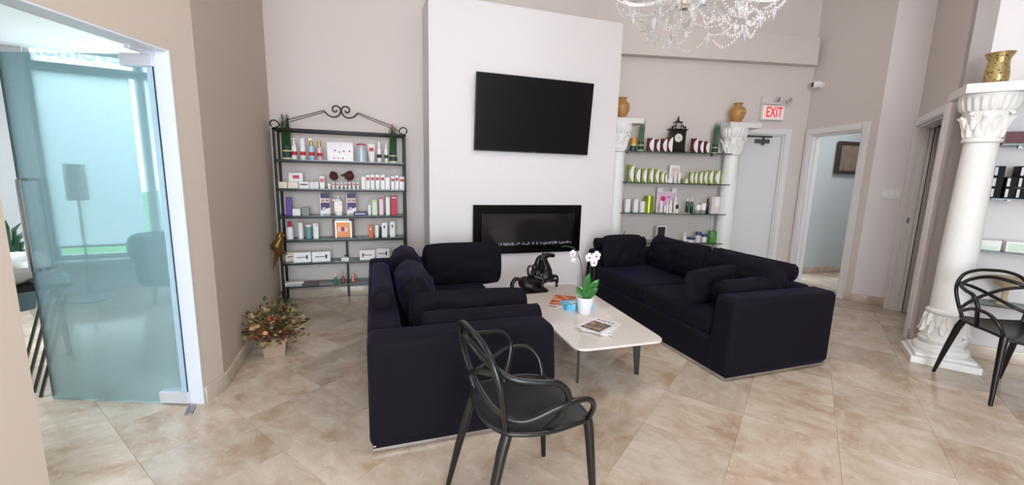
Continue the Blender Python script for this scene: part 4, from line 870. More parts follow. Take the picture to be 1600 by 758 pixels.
# fifth shelf: device boxes, some leaning back
DEV = ((444.5, 465, 394, 20, 'leftmost pale device box, half hidden'), (457.5, 486, 394.5, 8, 'second device box with a black hammer shaped tool'), (486.5, 516.5, 393.5, 6, 'third device box with a dark bar shaped tool'), (561.5, 586.5, 391, -2, 'device box with a brown T shaped tool'), (587, 609, 388.5, -8, 'device box with a black top behind the sofa cushion'))
for k, (a, b, yt, rz, lb) in enumerate(DEV):
    yy = 4.82 if k in (0,) else (4.74 if k < 4 else 4.80); l, w_, h = place(a, b, yt, 4, yy); t = card_box('device_box', lb+' on the fifth rack shelf', 'box', l, w_, h, 0.035, R(rz), body=WHT if k else mat('cream_card', (0, 0, 0)), group='boxed devices on the fifth rack shelf')
    q = MB(); y_ = -0.0185; e = -0.0175; zc = h*0.5
    q.box(-w_*0.32, w_*0.28, y_, e, zc-0.004, zc+0.004); q.box(w_*(0.22 if k != 3 else -0.34), w_*(0.32 if k != 3 else -0.24), y_, e, zc-h*0.2, zc+h*0.2); q.obj('tool_print', mat('brown_print', (110, 60, 55), 0.5) if k in (3,) else DK, t, smooth=0)
l, w_, h = place(533, 545.5, 402.5, 4, 4.72); card_box('small_box', 'small white box with a tiny jar on top on the fifth rack shelf', 'box', l, w_, h, 0.045, band=GRY, bpos=(0.3, 0.45))
jar('tiny_jar', 'tiny dark and clear jar on the small white box', (l[0]+0.005, l[1], l[2]+h), 0.028, 0.026, CLB, DK)
# sixth shelf
l, w_, h = place(443, 475, 439, 5, 4.74); t = card_box('device_box', 'flat white device box with black tool at the left of the lowest rack shelf', 'box', l, w_, h*0.7, 0.08, R(6)); MB().box(-w_*0.35, w_*0.35, -0.0408, -0.04, h*0.25, h*0.4).obj('tool_print', DK, t, smooth=0)
l, w_, h = place(468, 496, 440, 5, 4.70); t = thing('flat_tray', 'dark flat box open in front on the lowest rack shelf', 'box', (l[0]+0.02, l[1]-0.0, l[2]), R(5))
q = MB(); q.box(-w_/2, w_/2, -0.03, 0.03, 0, 0.006).box(-w_/2, w_/2, -0.03, -0.026, 0.006, 0.03).box(-w_/2, w_/2, 0.026, 0.03, 0.006, 0.03).box(-w_/2, -w_/2+0.004, -0.026, 0.026, 0.006, 0.03).box(w_/2-0.004, w_/2, -0.026, 0.026, 0.006, 0.03); q.obj('tray', mat('brown_grey_card', (80, 70, 66), 0.5), t)
l, w_, h = place(521.8, 526.5, 429.5, 5); bottle('nail_bottle', 'small teal bottle with white cap on the lowest rack shelf', l, w_, h, mat('teal_liquid', (40, 110, 120), 0.2), WHT, 0.25, neck=0.8)
l, w_, h = place(532.5, 538.5, 432, 5); t = thing('reed_diffuser', 'small brown diffuser with clear stem on the lowest rack shelf', 'diffuser', l)
MB().lathe([(w_*0.5, 0), (w_*0.5, h*0.7), (w_*0.2, h)], 14).obj('flask', mat('amber_brown', (120, 62, 40), 0.2), t); MB().lathe([(w_*0.14, h), (w_*0.12, h*2.2)], 8).obj('stem', CLB, t)
l, w_, h = place(548.8, 554, 427, 5); bottle('nail_bottle', 'small pink bottle with pale cap on the lowest rack shelf', l, w_, h, mat('salmon_liquid', (225, 130, 115), 0.3), PINKL, 0.25, neck=0.7)

# ------------------------------------------------------------ brass bird on its stand; dried flowers in a square pot
bd = thing('brass_bird', 'brass bird on a thin pole stand beside the iron rack', 'ornament', (-0.875, 4.52, 0), 0)
fuse([([(0.0, 0, 0.60), (-0.02, 0, 0.66), (0.01, 0, 0.72)], [0.038, 0.058, 0.036]), ([(0.0, 0, 0.735), (0.01, 0, 0.77)], [0.027, 0.026]), ([(0.02, 0, 0.77), (0.02, 0, 0.81)], [0.014, 0.006]),
      ([(0.035, 0, 0.765), (0.07, -0.01, 0.755)], [0.012, 0.003]), ([(-0.01, 0, 0.61), (-0.04, 0, 0.52), (-0.065, 0, 0.44)], [0.03, 0.016, 0.006]), ([(0.03, 0.0, 0.60), (0.06, 0, 0.57)], [0.016, 0.01])], 'bird', BRASS, bd, voxel=0.007)
MB().tube([(0.0, 0, 0.57), (0.018, 0, 0.3), (0.03, 0, 0.012)], 0.007, 8).obj('pole', mat('bronze_pole', (80, 60, 35), 0.4, metal=0.8), bd)
MB().lathe([(0.06, 0), (0.062, 0.008), (0.02, 0.018), (0.01, 0.03)], 20, c=(0.03, 0, 0)).obj('foot', mat('bronze_pole', (0, 0, 0)), bd)
pt = thing('dried_flower_pot', 'autumn dried flower arrangement in a square white-washed pot at the left wall', 'flower pot', (-0.735, 3.42, 0), R(6))
q = MB(); q.add([(-0.07,-0.07,0),(0.07,-0.07,0),(0.07,0.07,0),(-0.07,0.07,0),(-0.082,-0.082,0.13),(0.082,-0.082,0.13),(0.082,0.082,0.13),(-0.082,0.082,0.13)], [(0,3,2,1),(4,5,6,7),(0,1,5,4),(1,2,6,5),(2,3,7,6),(3,0,4,7)]); q.box(-0.09, 0.09, -0.09, 0.09, 0.122, 0.148)
q.obj('pot', mat('whitewashed_clay', (158, 134, 114), 0.8, vary=0.15, bump=0.3), pt, bev=0.004)
rnd = random.Random(5); cols = [mat('dry_olive', (92, 88, 48), 0.8), mat('dry_brown', (88, 60, 40), 0.8), mat('dry_straw', (170, 148, 96), 0.8), mat('dry_rust', (138, 66, 44), 0.8), mat('dry_moss', (62, 66, 38), 0.8)]
for k, m_ in enumerate(cols):
    q = MB()
    for i in range(150):
        a = rnd.random()*6.283; el = rnd.uniform(0.0, 1.25); rr = rnd.uniform(0.09, 0.26)*(1 if k != 3 else 0.85); b = Vector((0, 0, 0.14)); tip = b+Vector((cos(a)*cos(el)*rr, sin(a)*cos(el)*rr*0.8, sin(el)*rr*1.15-0.02*(1-el)))
        tip.x = max(tip.x, -0.20)
        if i % 3 == 0: q.tube([tuple(b), tuple((b+tip)/2+Vector((0, 0, 0.02))), tuple(tip)], 0.002, 3)
        d = (tip-b).normalized(); e_ = tip+Vector((rnd.uniform(-0.03, 0.03), rnd.uniform(-0.03, 0.03), rnd.uniform(-0.025, 0.03))); e_.x = max(e_.x, -0.205)
        leaf(q, tip-d*0.02, e_, rnd.uniform(0.016, 0.04), 0.006, 3, nrm=(rnd.random(), rnd.random(), 1))
    q.obj('dried_foliage', m_, pt, smooth=0)['kind'] = 'stuff'
for i in range(14):
    a = rnd.random()*6.283; el = rnd.uniform(0.2, 1.3); rr = rnd.uniform(0.14, 0.2); p = (max(cos(a)*cos(el)*rr, -0.16), -abs(sin(a)*cos(el)*rr), 0.15+sin(el)*rr)
    MB().ball(p, rnd.uniform(0.012, 0.026), 9, sz=0.8).obj('dried_flower', [mat('dry_rust', (0,0,0)), mat('dry_peach', (206, 140, 96), 0.8), mat('dry_straw', (0,0,0)), mat('dry_red', (120, 38, 32), 0.8)][i % 4], pt)
q = MB()
for p in ((-0.05, 0.02, 0.44), (0.11, 0.05, 0.40), (0.05, 0.08, 0.43)): q.tube([(0, 0, 0.15), (p[0]*0.6, p[1], p[2]*0.7), p], [0.003, 0.002, 0.001], 4); q.ball((p[0], p[1], p[2]), 0.012, 6, sz=1.7); q.ball((p[0]+0.015, p[1], p[2]-0.04), 0.009, 6, sz=1.7)
q.obj('tall_sprig', mat('dry_moss', (0, 0, 0)), pt)['kind'] = 'stuff'

# ------------------------------------------------------------ columns, mantel slabs, glass shelves on the two walls
def column(label, c, rz, r0, r1, h, base_sz, slab, plinth_d=None):
    """a plaster column with a leafy capital and a matching foot; its slab is given in local x-y"""
    t = thing('column', label, 'column', (c[0], c[1], 0), rz, 'white plaster columns beside the shelves')
    b = base_sz/2
    MB().box(-b, b, -b, b, 0, 0.055).obj('plinth', PLAS, t, bev=0.006); MB().box(-b*0.88, b*0.88, -b*0.88, b*0.88, 0.055, 0.085).obj('plinth_step', PLAS, t, bev=0.01)
    MB().lathe([(b*0.80, 0.085), (b*0.84, 0.105), (b*0.80, 0.13), (b*0.66, 0.14), (b*0.62, 0.155), (b*0.70, 0.17), (b*0.72, 0.185), (b*0.66, 0.20)], 40).obj('base_ring', PLAS, t)
    def foliage(z0, z1, rr0, rr1, flip):
        q = MB(); q.lathe([(rr0 if not flip else rr1, z0), ((rr0+rr1)/2*0.92, (z0+z1)/2), (rr1 if not flip else rr0, z1)], 36); H = z1-z0
        for row, nn in ((0, 12), (1, 12)):
            for i in range(nn):
                a = 2*pi*(i+0.5*row)/nn; lo = 0.05+0.28*row; hi = lo+0.55
                pts = []
                for k in range(5):
                    f = k/4; zz = lo+(hi-lo)*f; rad = rr0+(rr1-rr0)*zz**1.6+0.001+0.012*f**4*(1+row); z = z0+H*zz if not flip else z1-H*zz
                    if k == 4: z += (-0.012 if not flip else 0.012)
                    pts.append((rad*cos(a), rad*sin(a), z))
                wr = 2*pi*rr0/nn*0.42
                q.tube(pts, [wr*0.75, wr, wr*0.95, wr*0.7, wr*0.28], 7, flat=0.5)
        for i in range(4):
            a = pi/4+i*pi/2; pr = []
            for k in range(9):
                f = k/8; ang = f*5.0; rad = rr1+0.012+0.03*cos(ang)*(1-f*0.6)-0.02; zz = (z1-0.03+0.03*sin(ang)*(1-f*0.6)) if not flip else (z0+0.03-0.03*sin(ang)*(1-f*0.6))
                pr.append((rad*cos(a), rad*sin(a), zz))
            q.tube(pr, 0.013, 7)
        return q
    foliage(0.20, 0.40, r0*1.02, b*0.66, True).obj('foot_foliage', PLAS, t, smooth=50)
    MB().lathe([(r0*1.05, 0.395), (r0*1.16, 0.405), (r0*1.16, 0.42), (r0*1.0, 0.435)], 36).obj('lower_collar', PLAS, t)
    MB().lathe([(r0, 0.43), (r0*0.995, 0.9), (r1, h-0.33)], 40).obj('shaft', PLAS, t, smooth=50)
    MB().lathe([(r1*1.0, h-0.345), (r1*1.17, h-0.335), (r1*1.17, h-0.315), (r1*1.03, h-0.305)], 36).obj('upper_collar', PLAS, t)
    foliage(h-0.31, h-0.12, r1*0.98, r1*1.42, False).obj('capital_foliage', PLAS, t, smooth=50)
    q = MB(); q.lathe([(r1*1.33, h-0.125), (r1*1.55, h-0.105), (r1*1.72, h-0.04), (r1*1.76, h-0.02), (r1*1.76, h)], 132, flute=0.05, fn=22, f0=h-0.11, f1=h-0.03); q.obj('capital_rim', PLAS, t, smooth=40)
    x0, x1, y0, y1 = slab
    MB().box(x0, x1, y0, y1, h, h+0.065).obj('top_slab', TRIM, t, bev=0.003); return t
cR = (4.334, 1.912); aR = A5
column('big white column with leafy capital before the right wall', cR, aR, 0.107, 0.092, 2.065, 0.40, (-0.175, 0.62, -0.19, 0.24))
def P1(u, off): p = K+D1*u+Vector((D1.y, -D1.x))*off; return (p.x, p.y)
column('white column left of the clock shelves, half behind the chimney breast', P1(0.285, 0.21), A1, 0.102, 0.092, 2.065, 0.32, (-0.18, 0.26, -0.14, 0.19))
column('white column between the glass shelves and the exit door', P1(1.825, 0.21), A1, 0.105, 0.092, 2.065, 0.34, (-0.15, 0.27, -0.14, 0.19))
def vase_round(label, loc, sc, m, grp=None):
    t = thing('urn_vase', label, 'vase', loc, 0, grp)
    MB().lathe([(0.045*sc, 0), (0.05*sc, 0.01*sc), (0.085*sc, 0.08*sc), (0.098*sc, 0.135*sc), (0.088*sc, 0.18*sc), (0.045*sc, 0.21*sc), (0.042*sc, 0.225*sc), (0.062*sc, 0.25*sc), (0.058*sc, 0.25*sc), (0.038*sc, 0.23*sc)], 28).obj('body', m, t, smooth=70)
    q = MB()
    for k in range(7): a = R(-150+k*20); r_ = 0.098*sc; q.tube([(r_*cos(a), r_*sin(a), (0.13)*sc), ((r_+0.002)*cos(a+0.07), (r_+0.002)*sin(a+0.07), 0.16*sc), (r_*cos(a+0.14), r_*sin(a+0.14), 0.13*sc)], 0.0025, 5)
    q.obj('painted_pattern', mat('vase_pattern_cream', (222, 190, 120), 0.5), t); return t
OCH = mat('ochre_wood', (178, 128, 72), 0.4, vary=0.2, bscale=8)
vase_round('ochre round vase on the slab beside the chimney breast', (*P1(0.30, 0.22), 2.13), 1.0, OCH, 'ochre vases on the column slabs')
vase_round('ochre round vase with cream pattern next to the exit sign', (*P1(1.835, 0.22), 2.13), 1.0, OCH, 'ochre vases on the column slabs')
gv = onplane(1550, 105, cR, N5); gx = Vector(cR)+D5*0.0-N5*0.03
t = thing('mosaic_vase', 'gold mosaic vase with flared rim on top of the big column', 'vase', (gx.x, gx.y, 2.13))
mm = bpy.data.materials.new('gold_mosaic'); mm.use_nodes = True; nt = mm.node_tree; p_ = nt.nodes['Principled BSDF']; p_.inputs['Roughness'].default_value = 0.3; p_.inputs['Metallic'].default_value = 0.55
tcn = nt.nodes.new('ShaderNodeTexCoord'); vo = nt.nodes.new('ShaderNodeTexVoronoi'); vo.inputs['Scale'].default_value = 62; crr = nt.nodes.new('ShaderNodeValToRGB'); ee = crr.color_ramp.elements
ee[0].position = 0.22; ee[0].color = rgb(60, 45, 18); ee[1].position = 0.34; ee[1].color = rgb(176, 154, 104); nt.links.new(tcn.outputs['Object'], vo.inputs['Vector']); nt.links.new(vo.outputs['Distance'], crr.inputs[0]); nt.links.new(crr.outputs[0], p_.inputs['Base Color'])
MB().lathe([(0.05, 0), (0.062, 0.01), (0.068, 0.05), (0.064, 0.1), (0.056, 0.15), (0.058, 0.18), (0.078, 0.222), (0.074, 0.222), (0.054, 0.18), (0.052, 0.12), (0.04, 0.03)], 30).obj('body', mm, t, smooth=70)
# glass shelves on the clock wall
SZ1 = [1.742, 1.350, 0.962, 0.575]; rz1 = A1
def gshelf(label, origin, rz, x0, x1, y0, y1, z, grp):
    t = thing('glass_shelf', label, 'shelf', (origin[0], origin[1], z), rz, grp); th = 0.010
    v = [(x0, y0, -th), (x1, y0, -th), (x1, y1, -th), (x0, y1, -th), (x0, y0, 0), (x1, y0, 0), (x1, y1, 0), (x0, y1, 0)]
    q = MB(); q.add(v, [(0,3,2,1),(4,5,6,7)]); q.m = 1; q.add(v, [(0,1,5,4),(1,2,6,5),(2,3,7,6),(3,0,4,7)]); q.obj('glass_plate', [SHELFG, EDGE], t, smooth=0)
    for x in (x0+0.15, x1-0.15): MB().box(x-0.01, x+0.01, y1-0.03, y1, -th-0.012, -th).obj('bracket', STEEL, t)
    return t
ORD = ['topmost', 'second', 'third', 'lowest']
for i, z in enumerate(SZ1): gshelf(ORD[i]+' glass shelf of the clock wall between the two thinner columns', K, A1, 0.335, 1.815, -0.30, 0.0, z, 'glass shelves on the clock wall')
nv = Vector((D1.y, -D1.x)); PO = 0.17
def on1(x0, x1, yt, sh, off=PO):
    p0 = K+nv*off; a = onplane(x0, yt, p0, nv); b = onplane(x1, yt, p0, nv); z = SZ1[sh]; c = (a+b)/2
    return (c.x, c.y, z), (b-a).length*0.97, max(a.z-z, 0.01)
MAR = mat('maroon_card', (92, 28, 42), 0.5); OLV = mat('olive_green_card', (142, 152, 70), 0.5)
def crescent_box(label, l, w_, h, dark, grp, n=8):
    """two-tone carton: coloured body and a white front leaf with a bowed left edge"""
    t = thing('crescent_box', label, 'box', l, A1+R(3), grp); d = 0.035
    MB().box(-w_/2, w_/2, -d/2, d/2, 0, h).obj('carton', dark, t, bev=0.001)
    pts = [(w_/2, 0), (w_/2, h)]+[(w_/2-0.12*w_-w_*0.62*sin(pi*k/n)**0.8, h-h*k/n) for k in range(0, n+1)]
    MB().prism(pts, -d/2-0.004, -d/2-0.0001, 'y').obj('front_leaf', WHT, t, smooth=0); return t
l, w_, h = on1(989.5-4, 1000-4, 215.5, 0)
def candle(label, l, w_, h):
    t = thing('pillar_candle', label, 'candle', l, 0, 'two-tone pillar candles'); r = w_/2
    MB().lathe([(r, 0), (r, h*0.40)], 20).obj('green_layer', mat('candle_green', (40, 66, 58), 0.4), t); MB().lathe([(r, h*0.40), (r, h*0.55)], 20).obj('cream_layer', mat('candle_cream', (206, 190, 120), 0.4), t)
    MB().lathe([(r, h*0.55), (r, h*0.97), (r*0.9, h)], 20).obj('amber_layer', mat('candle_amber', (216, 150, 52), 0.4), t); MB().cyl(0.0015, h, h+0.01, 6).obj('wick', DK, t)
candle('green and amber candle at the left end of the clock shelf', l, w_*0.92, h)
l, w_, h = on1(1131.5, 1141.5, 221, 0); candle('green and amber candle before the right column on the clock shelf', l, w_*0.95, h)
l, w_, h = on1(1001, 1011, 182, 0); grass_vase('green grass bundle left of the clock', (l[0]-0.012, l[1], l[2]), 0.085, h*0.97, 50, None, seed=7)
l, w_, h = on1(1117.5, 1128, 186, 0); grass_vase('green grass bundle at the right end of the clock shelf', (l[0]-0.01, l[1], l[2]), 0.085, h*0.97, 50, None, seed=8)
MG = 'maroon and white cartons on the clock shelf'
for a, b, yt, lb in ((1012, 1021.5, 216, 'maroon and white carton, leftmost on the clock shelf'), (1023.8, 1031, 218, 'maroon and white carton, second from the left on the clock shelf'), (1033.3, 1041.8, 217, 'maroon and white carton, third from the left on the clock shelf'), (1041.8, 1051, 214.5, 'maroon and white carton partly covering the clock'), (1081, 1090.5, 216.5, 'taller maroon and white carton just right of the clock'), (1092, 1099, 220, 'maroon and white carton second right of the clock'), (1101, 1107.8, 221, 'maroon and white carton third right of the clock')):
    l, w_, h = on1(a, b, yt, 0, 0.21); crescent_box(lb, l, w_, h, MAR, MG)
# mantel clock
l, w_, h = on1(1046, 1075, 180, 0, 0.12); ck = thing('mantel_clock', 'black ornate mantel clock with white dial on the top glass shelf', 'clock', l, A1)
hb = h*0.64; W2 = w_/2; CKM = mat('clock_black', (24, 18, 18), 0.35)
q = MB(); q.box(-W2*0.95, W2*0.95, -0.055, 0.055, 0, 0.018).box(-W2*0.85, W2*0.85, -0.05, 0.05, 0.018, 0.034); q.obj('foot_moulding', CKM, ck, bev=0.003)
MB().box(-W2*0.74, W2*0.74, -0.043, 0.043, 0.034, hb-0.02).obj('case', CKM, ck, bev=0.003)
q = MB(); q.box(-W2*0.9, W2*0.9, -0.05, 0.05, hb-0.02, hb-0.008).box(-W2*1.0, W2*1.0, -0.056, 0.056, hb-0.008, hb); q.obj('cornice', CKM, ck, bev=0.002)
for s_ in (-1, 1):
    MB().lathe([(0.010, 0.034), (0.013, 0.045), (0.008, 0.055), (0.008, hb-0.04), (0.012, hb-0.03), (0.012, hb-0.02)], 10, c=(s_*W2*0.76, -0.044, 0)).obj('corner_column', CKM, ck)
    q = MB(); q.lathe([(0.012, hb), (0.006, hb+0.012), (0.011, hb+0.022), (0.002, hb+0.04)], 10, c=(s_*W2*0.74, -0.03, 0)); q.tube(spline([(s_*W2*0.7, -0.03, hb+0.01), (s_*W2*0.5, -0.03, hb+0.03), (s_*W2*0.36, -0.03, hb+0.05)], 4), 0.009, 6); q.obj('scroll_ornament', CKM, ck)
    MB().lathe([(0.008, hb), (0.006, hb+(h-hb)*0.5)], 8, c=(s_*W2*0.30, -0.02, 0)).obj('bell_post', CKM, ck)
MB().box(-W2*0.42, W2*0.42, -0.035, 0.035, hb+(h-hb)*0.46, hb+(h-hb)*0.54).obj('bell_roof', CKM, ck, bev=0.002)
MB().lathe([(0.02, hb+(h-hb)*0.54), (0.024, hb+(h-hb)*0.62), (0.01, hb+(h-hb)*0.7), (0.016, hb+(h-hb)*0.78), (0.005, hb+(h-hb)*0.86), (0.008, hb+(h-hb)*0.93), (0.001, h)], 14).obj('finial', CKM, ck)
MB().ball((0, -0.02, hb+(h-hb)*0.2), 0.012, 10, sz=1.6).obj('bell', mat('silver_bell', (190, 185, 178), 0.3, metal=0.7), ck)
dz = hb*0.62
def disc(r, y, th, m, nm, z=0, n=28, x=0):
    q = MB(); q.M = Matrix.Translation((x, y, z)) @ Matrix.Rotation(pi/2, 4, 'X'); q.cyl(r, 0, th, n); return q.obj(nm, m, ck, smooth=30)
disc(W2*0.47, -0.043, 0.006, BRASS, 'bezel', dz); disc(W2*0.43, -0.049, 0.001, mat('dial_white', (226, 222, 214), 0.4), 'dial', dz)
for k in range(12): a = k*pi/6; q = MB(); q.M = Matrix.Translation((0, 0, dz)) @ Matrix.Rotation(a, 4, 'Y'); q.box(-0.0018, 0.0018, -0.0512, -0.05, W2*0.33, W2*0.40); q.obj('hour_mark', DK, ck, smooth=0)
for a, ln in ((R(130), W2*0.3), (R(5), W2*0.24)): q = MB(); q.M = Matrix.Translation((0, 0, dz)) @ Matrix.Rotation(a, 4, 'Y'); q.box(-0.002, 0.002, -0.0525, -0.0513, -0.005, ln); q.obj('clock_hand', DK, ck, smooth=0)
# second shelf of the clock wall
GG = 'green and white cartons on the second shelf'
names = ['tallest green and white carton at the left end', 'green and white carton second from the left', 'green and white carton third from the left', 'green and white carton fourth from the left', 'green and white carton fifth from the left', 'shorter green and white carton sixth from the left', 'shortest green and white carton seventh from the left']
for (a, b, yt), lb in zip(((981.8, 990.5, 257.5), (992, 1000.3, 263), (1002.5, 1010.5, 263.5), (1012.7, 1020.8, 263.5), (1022.5, 1029.5, 264.5), (1031, 1037.3, 268.5), (1038, 1042.3, 270.5)), names):
    l, w_, h = on1(a, b, yt, 1, 0.19); crescent_box(lb+' of the second shelf', l, w_, h, OLV, GG)
names = ['narrow green and white carton first right of the card', 'green and white carton second right of the card', 'green and white carton third right of the card', 'green and white carton fourth right of the card', 'taller green and white carton, third from the right end', 'green and white carton, second from the right end', 'green and white carton at the right end']
for (a, b, yt), lb in zip(((1077, 1083, 269), (1083.8, 1089.5, 268.5), (1091, 1097.5, 268.5), (1098.3, 1105.2, 267.5), (1106.3, 1114, 266.5), (1115.3, 1124.5, 266.8), (1125.5, 1133.5, 266.8)), names):
    l, w_, h = on1(a, b, yt, 1, 0.19); crescent_box(lb+' of the second shelf', l, w_, h, OLV, GG)
l, w_, h = on1(1046.5, 1062.5, 258, 1, 0.12); t = thing('display_card', 'white card with a pale product picture on the second shelf of the clock wall', 'card', l, A1, rx=0)
MB().box(-w_/2, w_/2, -0.002, 0.002, 0, h).obj('board', WHT, t); MB().box(-w_*0.3, w_*0.35, -0.003, -0.002, h*0.15, h*0.85).obj('picture', art_mat('beige_print', [(235, 228, 228), (225, 200, 190), (215, 210, 215)], 12), t)
l, w_, h = on1(1042.8, 1051.5, 279, 1, 0.2); jar('cream_jar', 'low white jar in front of the pale picture card', l, w_, h)
l, w_, h = on1(1054, 1057.5, 268, 1, 0.2); bottle('serum_bottle', 'slim white bottle before the pale picture card', l, w_, h)
l, w_, h = on1(1060, 1064.5, 270, 1, 0.2); tubep('cream_tube', 'white tube standing right of the pale picture card', l, w_, h)
l, w_, h = on1(1065.5, 1074, 279.2, 1, 0.2); card_box('low_carton', 'low olive and white box in the middle of the second shelf', 'box', l, w_, h, 0.05, A1, body=OLV, band=WHT, bpos=(0.05, 0.95), bw=(0.5, 0.98))
# third shelf
for (a, b, yt), lb in zip(((976.5, 984.5, 311), (989.8, 997, 311), (1000, 1007, 314.5)), ('plain white box at the left end', 'plain white box second from the left', 'shorter plain white box third from the left')):
    l, w_, h = on1(a, b, yt, 2); card_box('plain_box', lb+' of the third shelf', 'box', l, w_, h, 0.045, A1+R(8), group='plain white boxes on the third shelf')
LIME = mat('lime_metallic', (158, 172, 52), 0.25, metal=0.5); l, w_, h = on1(1007.5, 1021.5, 306.5, 2); t = thing('lime_canister', 'shiny lime green round canister on the third shelf', 'canister', l)
MB().lathe([(w_/2, 0), (w_/2, h)], 26).obj('body', LIME, t); MB().lathe([(w_/2*1.02, h), (w_/2*1.02, h*1.03)], 26).obj('lid', LIME, t)
for k in (0.2, 0.5): MB().lathe([(w_/2*1.01, h*k), (w_/2*1.01, h*k+0.006)], 26).obj('raised_band', mat('lime_dark', (110, 122, 35), 0.4), t)
l, w_, h = on1(1027, 1058, 293.5, 2, 0.1); t = thing('display_card', 'display card with a pink flower picture on the third shelf', 'card', l, A1)
MB().box(-w_/2, w_/2, -0.002, 0.002, 0, h*0.86).box(-w_/2, -w_*0.22, -0.002, 0.002, h*0.86, h).box(w_*0.27, w_/2, -0.002, 0.002, h*0.86, h).obj('board', WHT, t)
MB().box(-w_*0.45, w_*0.45, -0.003, -0.002, h*0.12, h*0.82).obj('picture', mat('pink_print', (226, 190, 216), 0.5), t, smooth=0)
q = MB()
for k in range(6): a = k*pi/3; q.ball((-w_*0.18+cos(a)*0.022, -0.003, h*0.56+sin(a)*0.02), 0.018, 8, sy=0.08)
q.obj('flower_print', mat('magenta_print', (205, 60, 130), 0.5), t); MB().ball((-w_*0.18, -0.005, h*0.56), 0.017, 10, sy=0.1).obj('flower_centre', RED, t)
q = MB(); q.ball((w_*0.12, -0.003, h*0.62), 0.02, 8, sx=1.6, sy=0.08, sz=0.7); q.obj('petal_print', mat('orchid_print', (205, 130, 200), 0.5), t)
l, w_, h = on1(1030, 1082, 330, 2, 0.24); tag(MB().box(-w_*0.33, w_*0.42, -0.03, 0.03, 0.0, 0.006).obj('acrylic_tray', mat('tray_beige', (215, 200, 180), 0.4), loc=l, rz=A1), 'pale shallow tray under the small bottles on the third shelf', 'tray'); TT = 0.006
for (a, b, yt, kk), lb in zip(((1031.5, 1036, 314, 'b'), (1037.5, 1041, 322, 'j'), (1042, 1045.3, 314.5, 'b'), (1046.3, 1051, 313.5, 'b'), (1053.5, 1058.5, 308.5, 'b'), (1056.2, 1060.6, 320, 'd')), ('white bottle leftmost before the flower card', 'tiny white jar before the flower card', 'slim white bottle third before the flower card', 'white bottle fourth before the flower card', 'tallest white bottle with pump before the flower card', 'small dark capped bottle at the right corner of the flower card')):
    l, w_, h = on1(a, b, yt, 2, 0.22 if kk != 'd' else 0.255); l = (l[0], l[1], l[2]+TT)
    if kk == 'j': jar('cream_jar', lb, l, w_, h-TT)
    else: bottle('sample_bottle', lb, l, w_, h-TT, WHT, DK if kk == 'd' else WHT, 0.25 if kk == 'b' else 0.5, neck=0.6 if kk == 'b' else 0.9, group='small bottles before the flower card')
GRB = mat('dark_green_glass', (18, 62, 40), 0.12, coat=0.5)
for (a, b), lb in zip(((1072.3, 1077.5), (1079, 1084)), ('left', 'right')): l, w_, h = on1(a, b, 310, 2, 0.2); bottle('green_bottle', 'dark green bottle with pale cap, '+lb+' of the pair on the third shelf', l, w_, h, GRB, WHT, 0.2, neck=0.4, group='pair of dark green bottles')
l, w_, h = on1(1086.5, 1095.5, 320, 2, 0.2); jar('lidded_jar', 'white jar with clear foot on the third shelf', l, w_, h, CLB, WHT, 0.6)
l, w_, h = on1(1096.5, 1103.5, 317.5, 2, 0.2); jar('lidded_jar', 'taller white jar beside the near-black bottle on the third shelf', l, w_, h, CLB, WHT, 0.65)
l, w_, h = on1(1104, 1108.8, 310.5, 2, 0.2); bottle('green_bottle', 'almost black slim bottle on the third shelf', l, w_, h, mat('black_green_glass', (14, 28, 24), 0.15), DK, 0.2, neck=0.4)
l, w_, h = on1(1110.5, 1125.5, 307, 2, 0.17); card_box('clear_front_box', 'pink-white upright box at the right end of the third shelf', 'box', l, w_, h, 0.06, A1, body=mat('blush_card', (222, 206, 204), 0.4), band=WHT, bpos=(0.4, 0.97), bw=(0.4, 0.98))
# lowest shelf
l, w_, h = on1(1026, 1041, 352.5, 3); card_box('framed_box', 'white box with a black front panel on the lowest glass shelf', 'box', l, w_, h, 0.05, A1, band=DK, bpos=(0.03, 0.93), bw=(0.06, 0.85))
l, w_, h = on1(1068, 1073.3, 363, 3); bottle('sample_bottle', 'small white bottle on the lowest glass shelf', l, w_, h, WHT, WHT, 0.3)
BLL = mat('navy_lid', (32, 62, 118), 0.35)
for (a, b, yt, lf), lb in zip(((1073.5, 1086, 370.5, 0.45), (1087, 1096, 362.5, 0.3), (1096.5, 1105.3, 366, 0.3)), ('low wide white jar with navy lid', 'taller white jar with navy lid', 'middle sized white jar with navy lid by the green boxes')): l, w_, h = on1(a, b, yt, 3, 0.2); jar('navy_lid_jar', lb, l, w_, h, WHT, BLL, lf, group='white jars with navy lids')
GBX = mat('bright_green_card', (74, 150, 62), 0.45)
l, w_, h = on1(1106.8, 1125, 371, 3, 0.2); card_box('green_box', 'lower wide green box on the lowest glass shelf', 'box', l, w_, h, 0.07, A1, body=GBX); l2 = l; hh = h
l, w_, h = on1(1108.3, 1121, 361, 3, 0.2); card_box('green_box', 'smaller green box stacked on the wide green box', 'box', (l[0], l[1], l2[2]+hh), w_, max(h-hh, 0.03), 0.06, A1, body=GBX, band=GRY, bpos=(0.02, 0.98), bw=(0.02, 0.4))
t = thing('floor_plant', 'long pointed leaf plant rising behind the far sofa arm', 'plant', (2.93, 4.50, 0)); t.location = (2.95, 4.58, 0)
MB().lathe([(0.06, 0), (0.085, 0.2), (0.08, 0.21)], 16).obj('pot', mat('dark_pot', (45, 42, 40), 0.5), t); q = MB()
for a in (200, 120, 40, 300, 75, 20, 250):
    leaf(q, (0, 0, 0.19), (0.07*cos(R(a)), 0.07*sin(R(a)), 0.55), 0.035, 0.01)
leaf(q, (0, 0, 0.19), (0.12, -0.03, 0.76), 0.04, 0.02); q.obj('leaves', mat('dark_leaf', (58, 62, 36), 0.5), t)

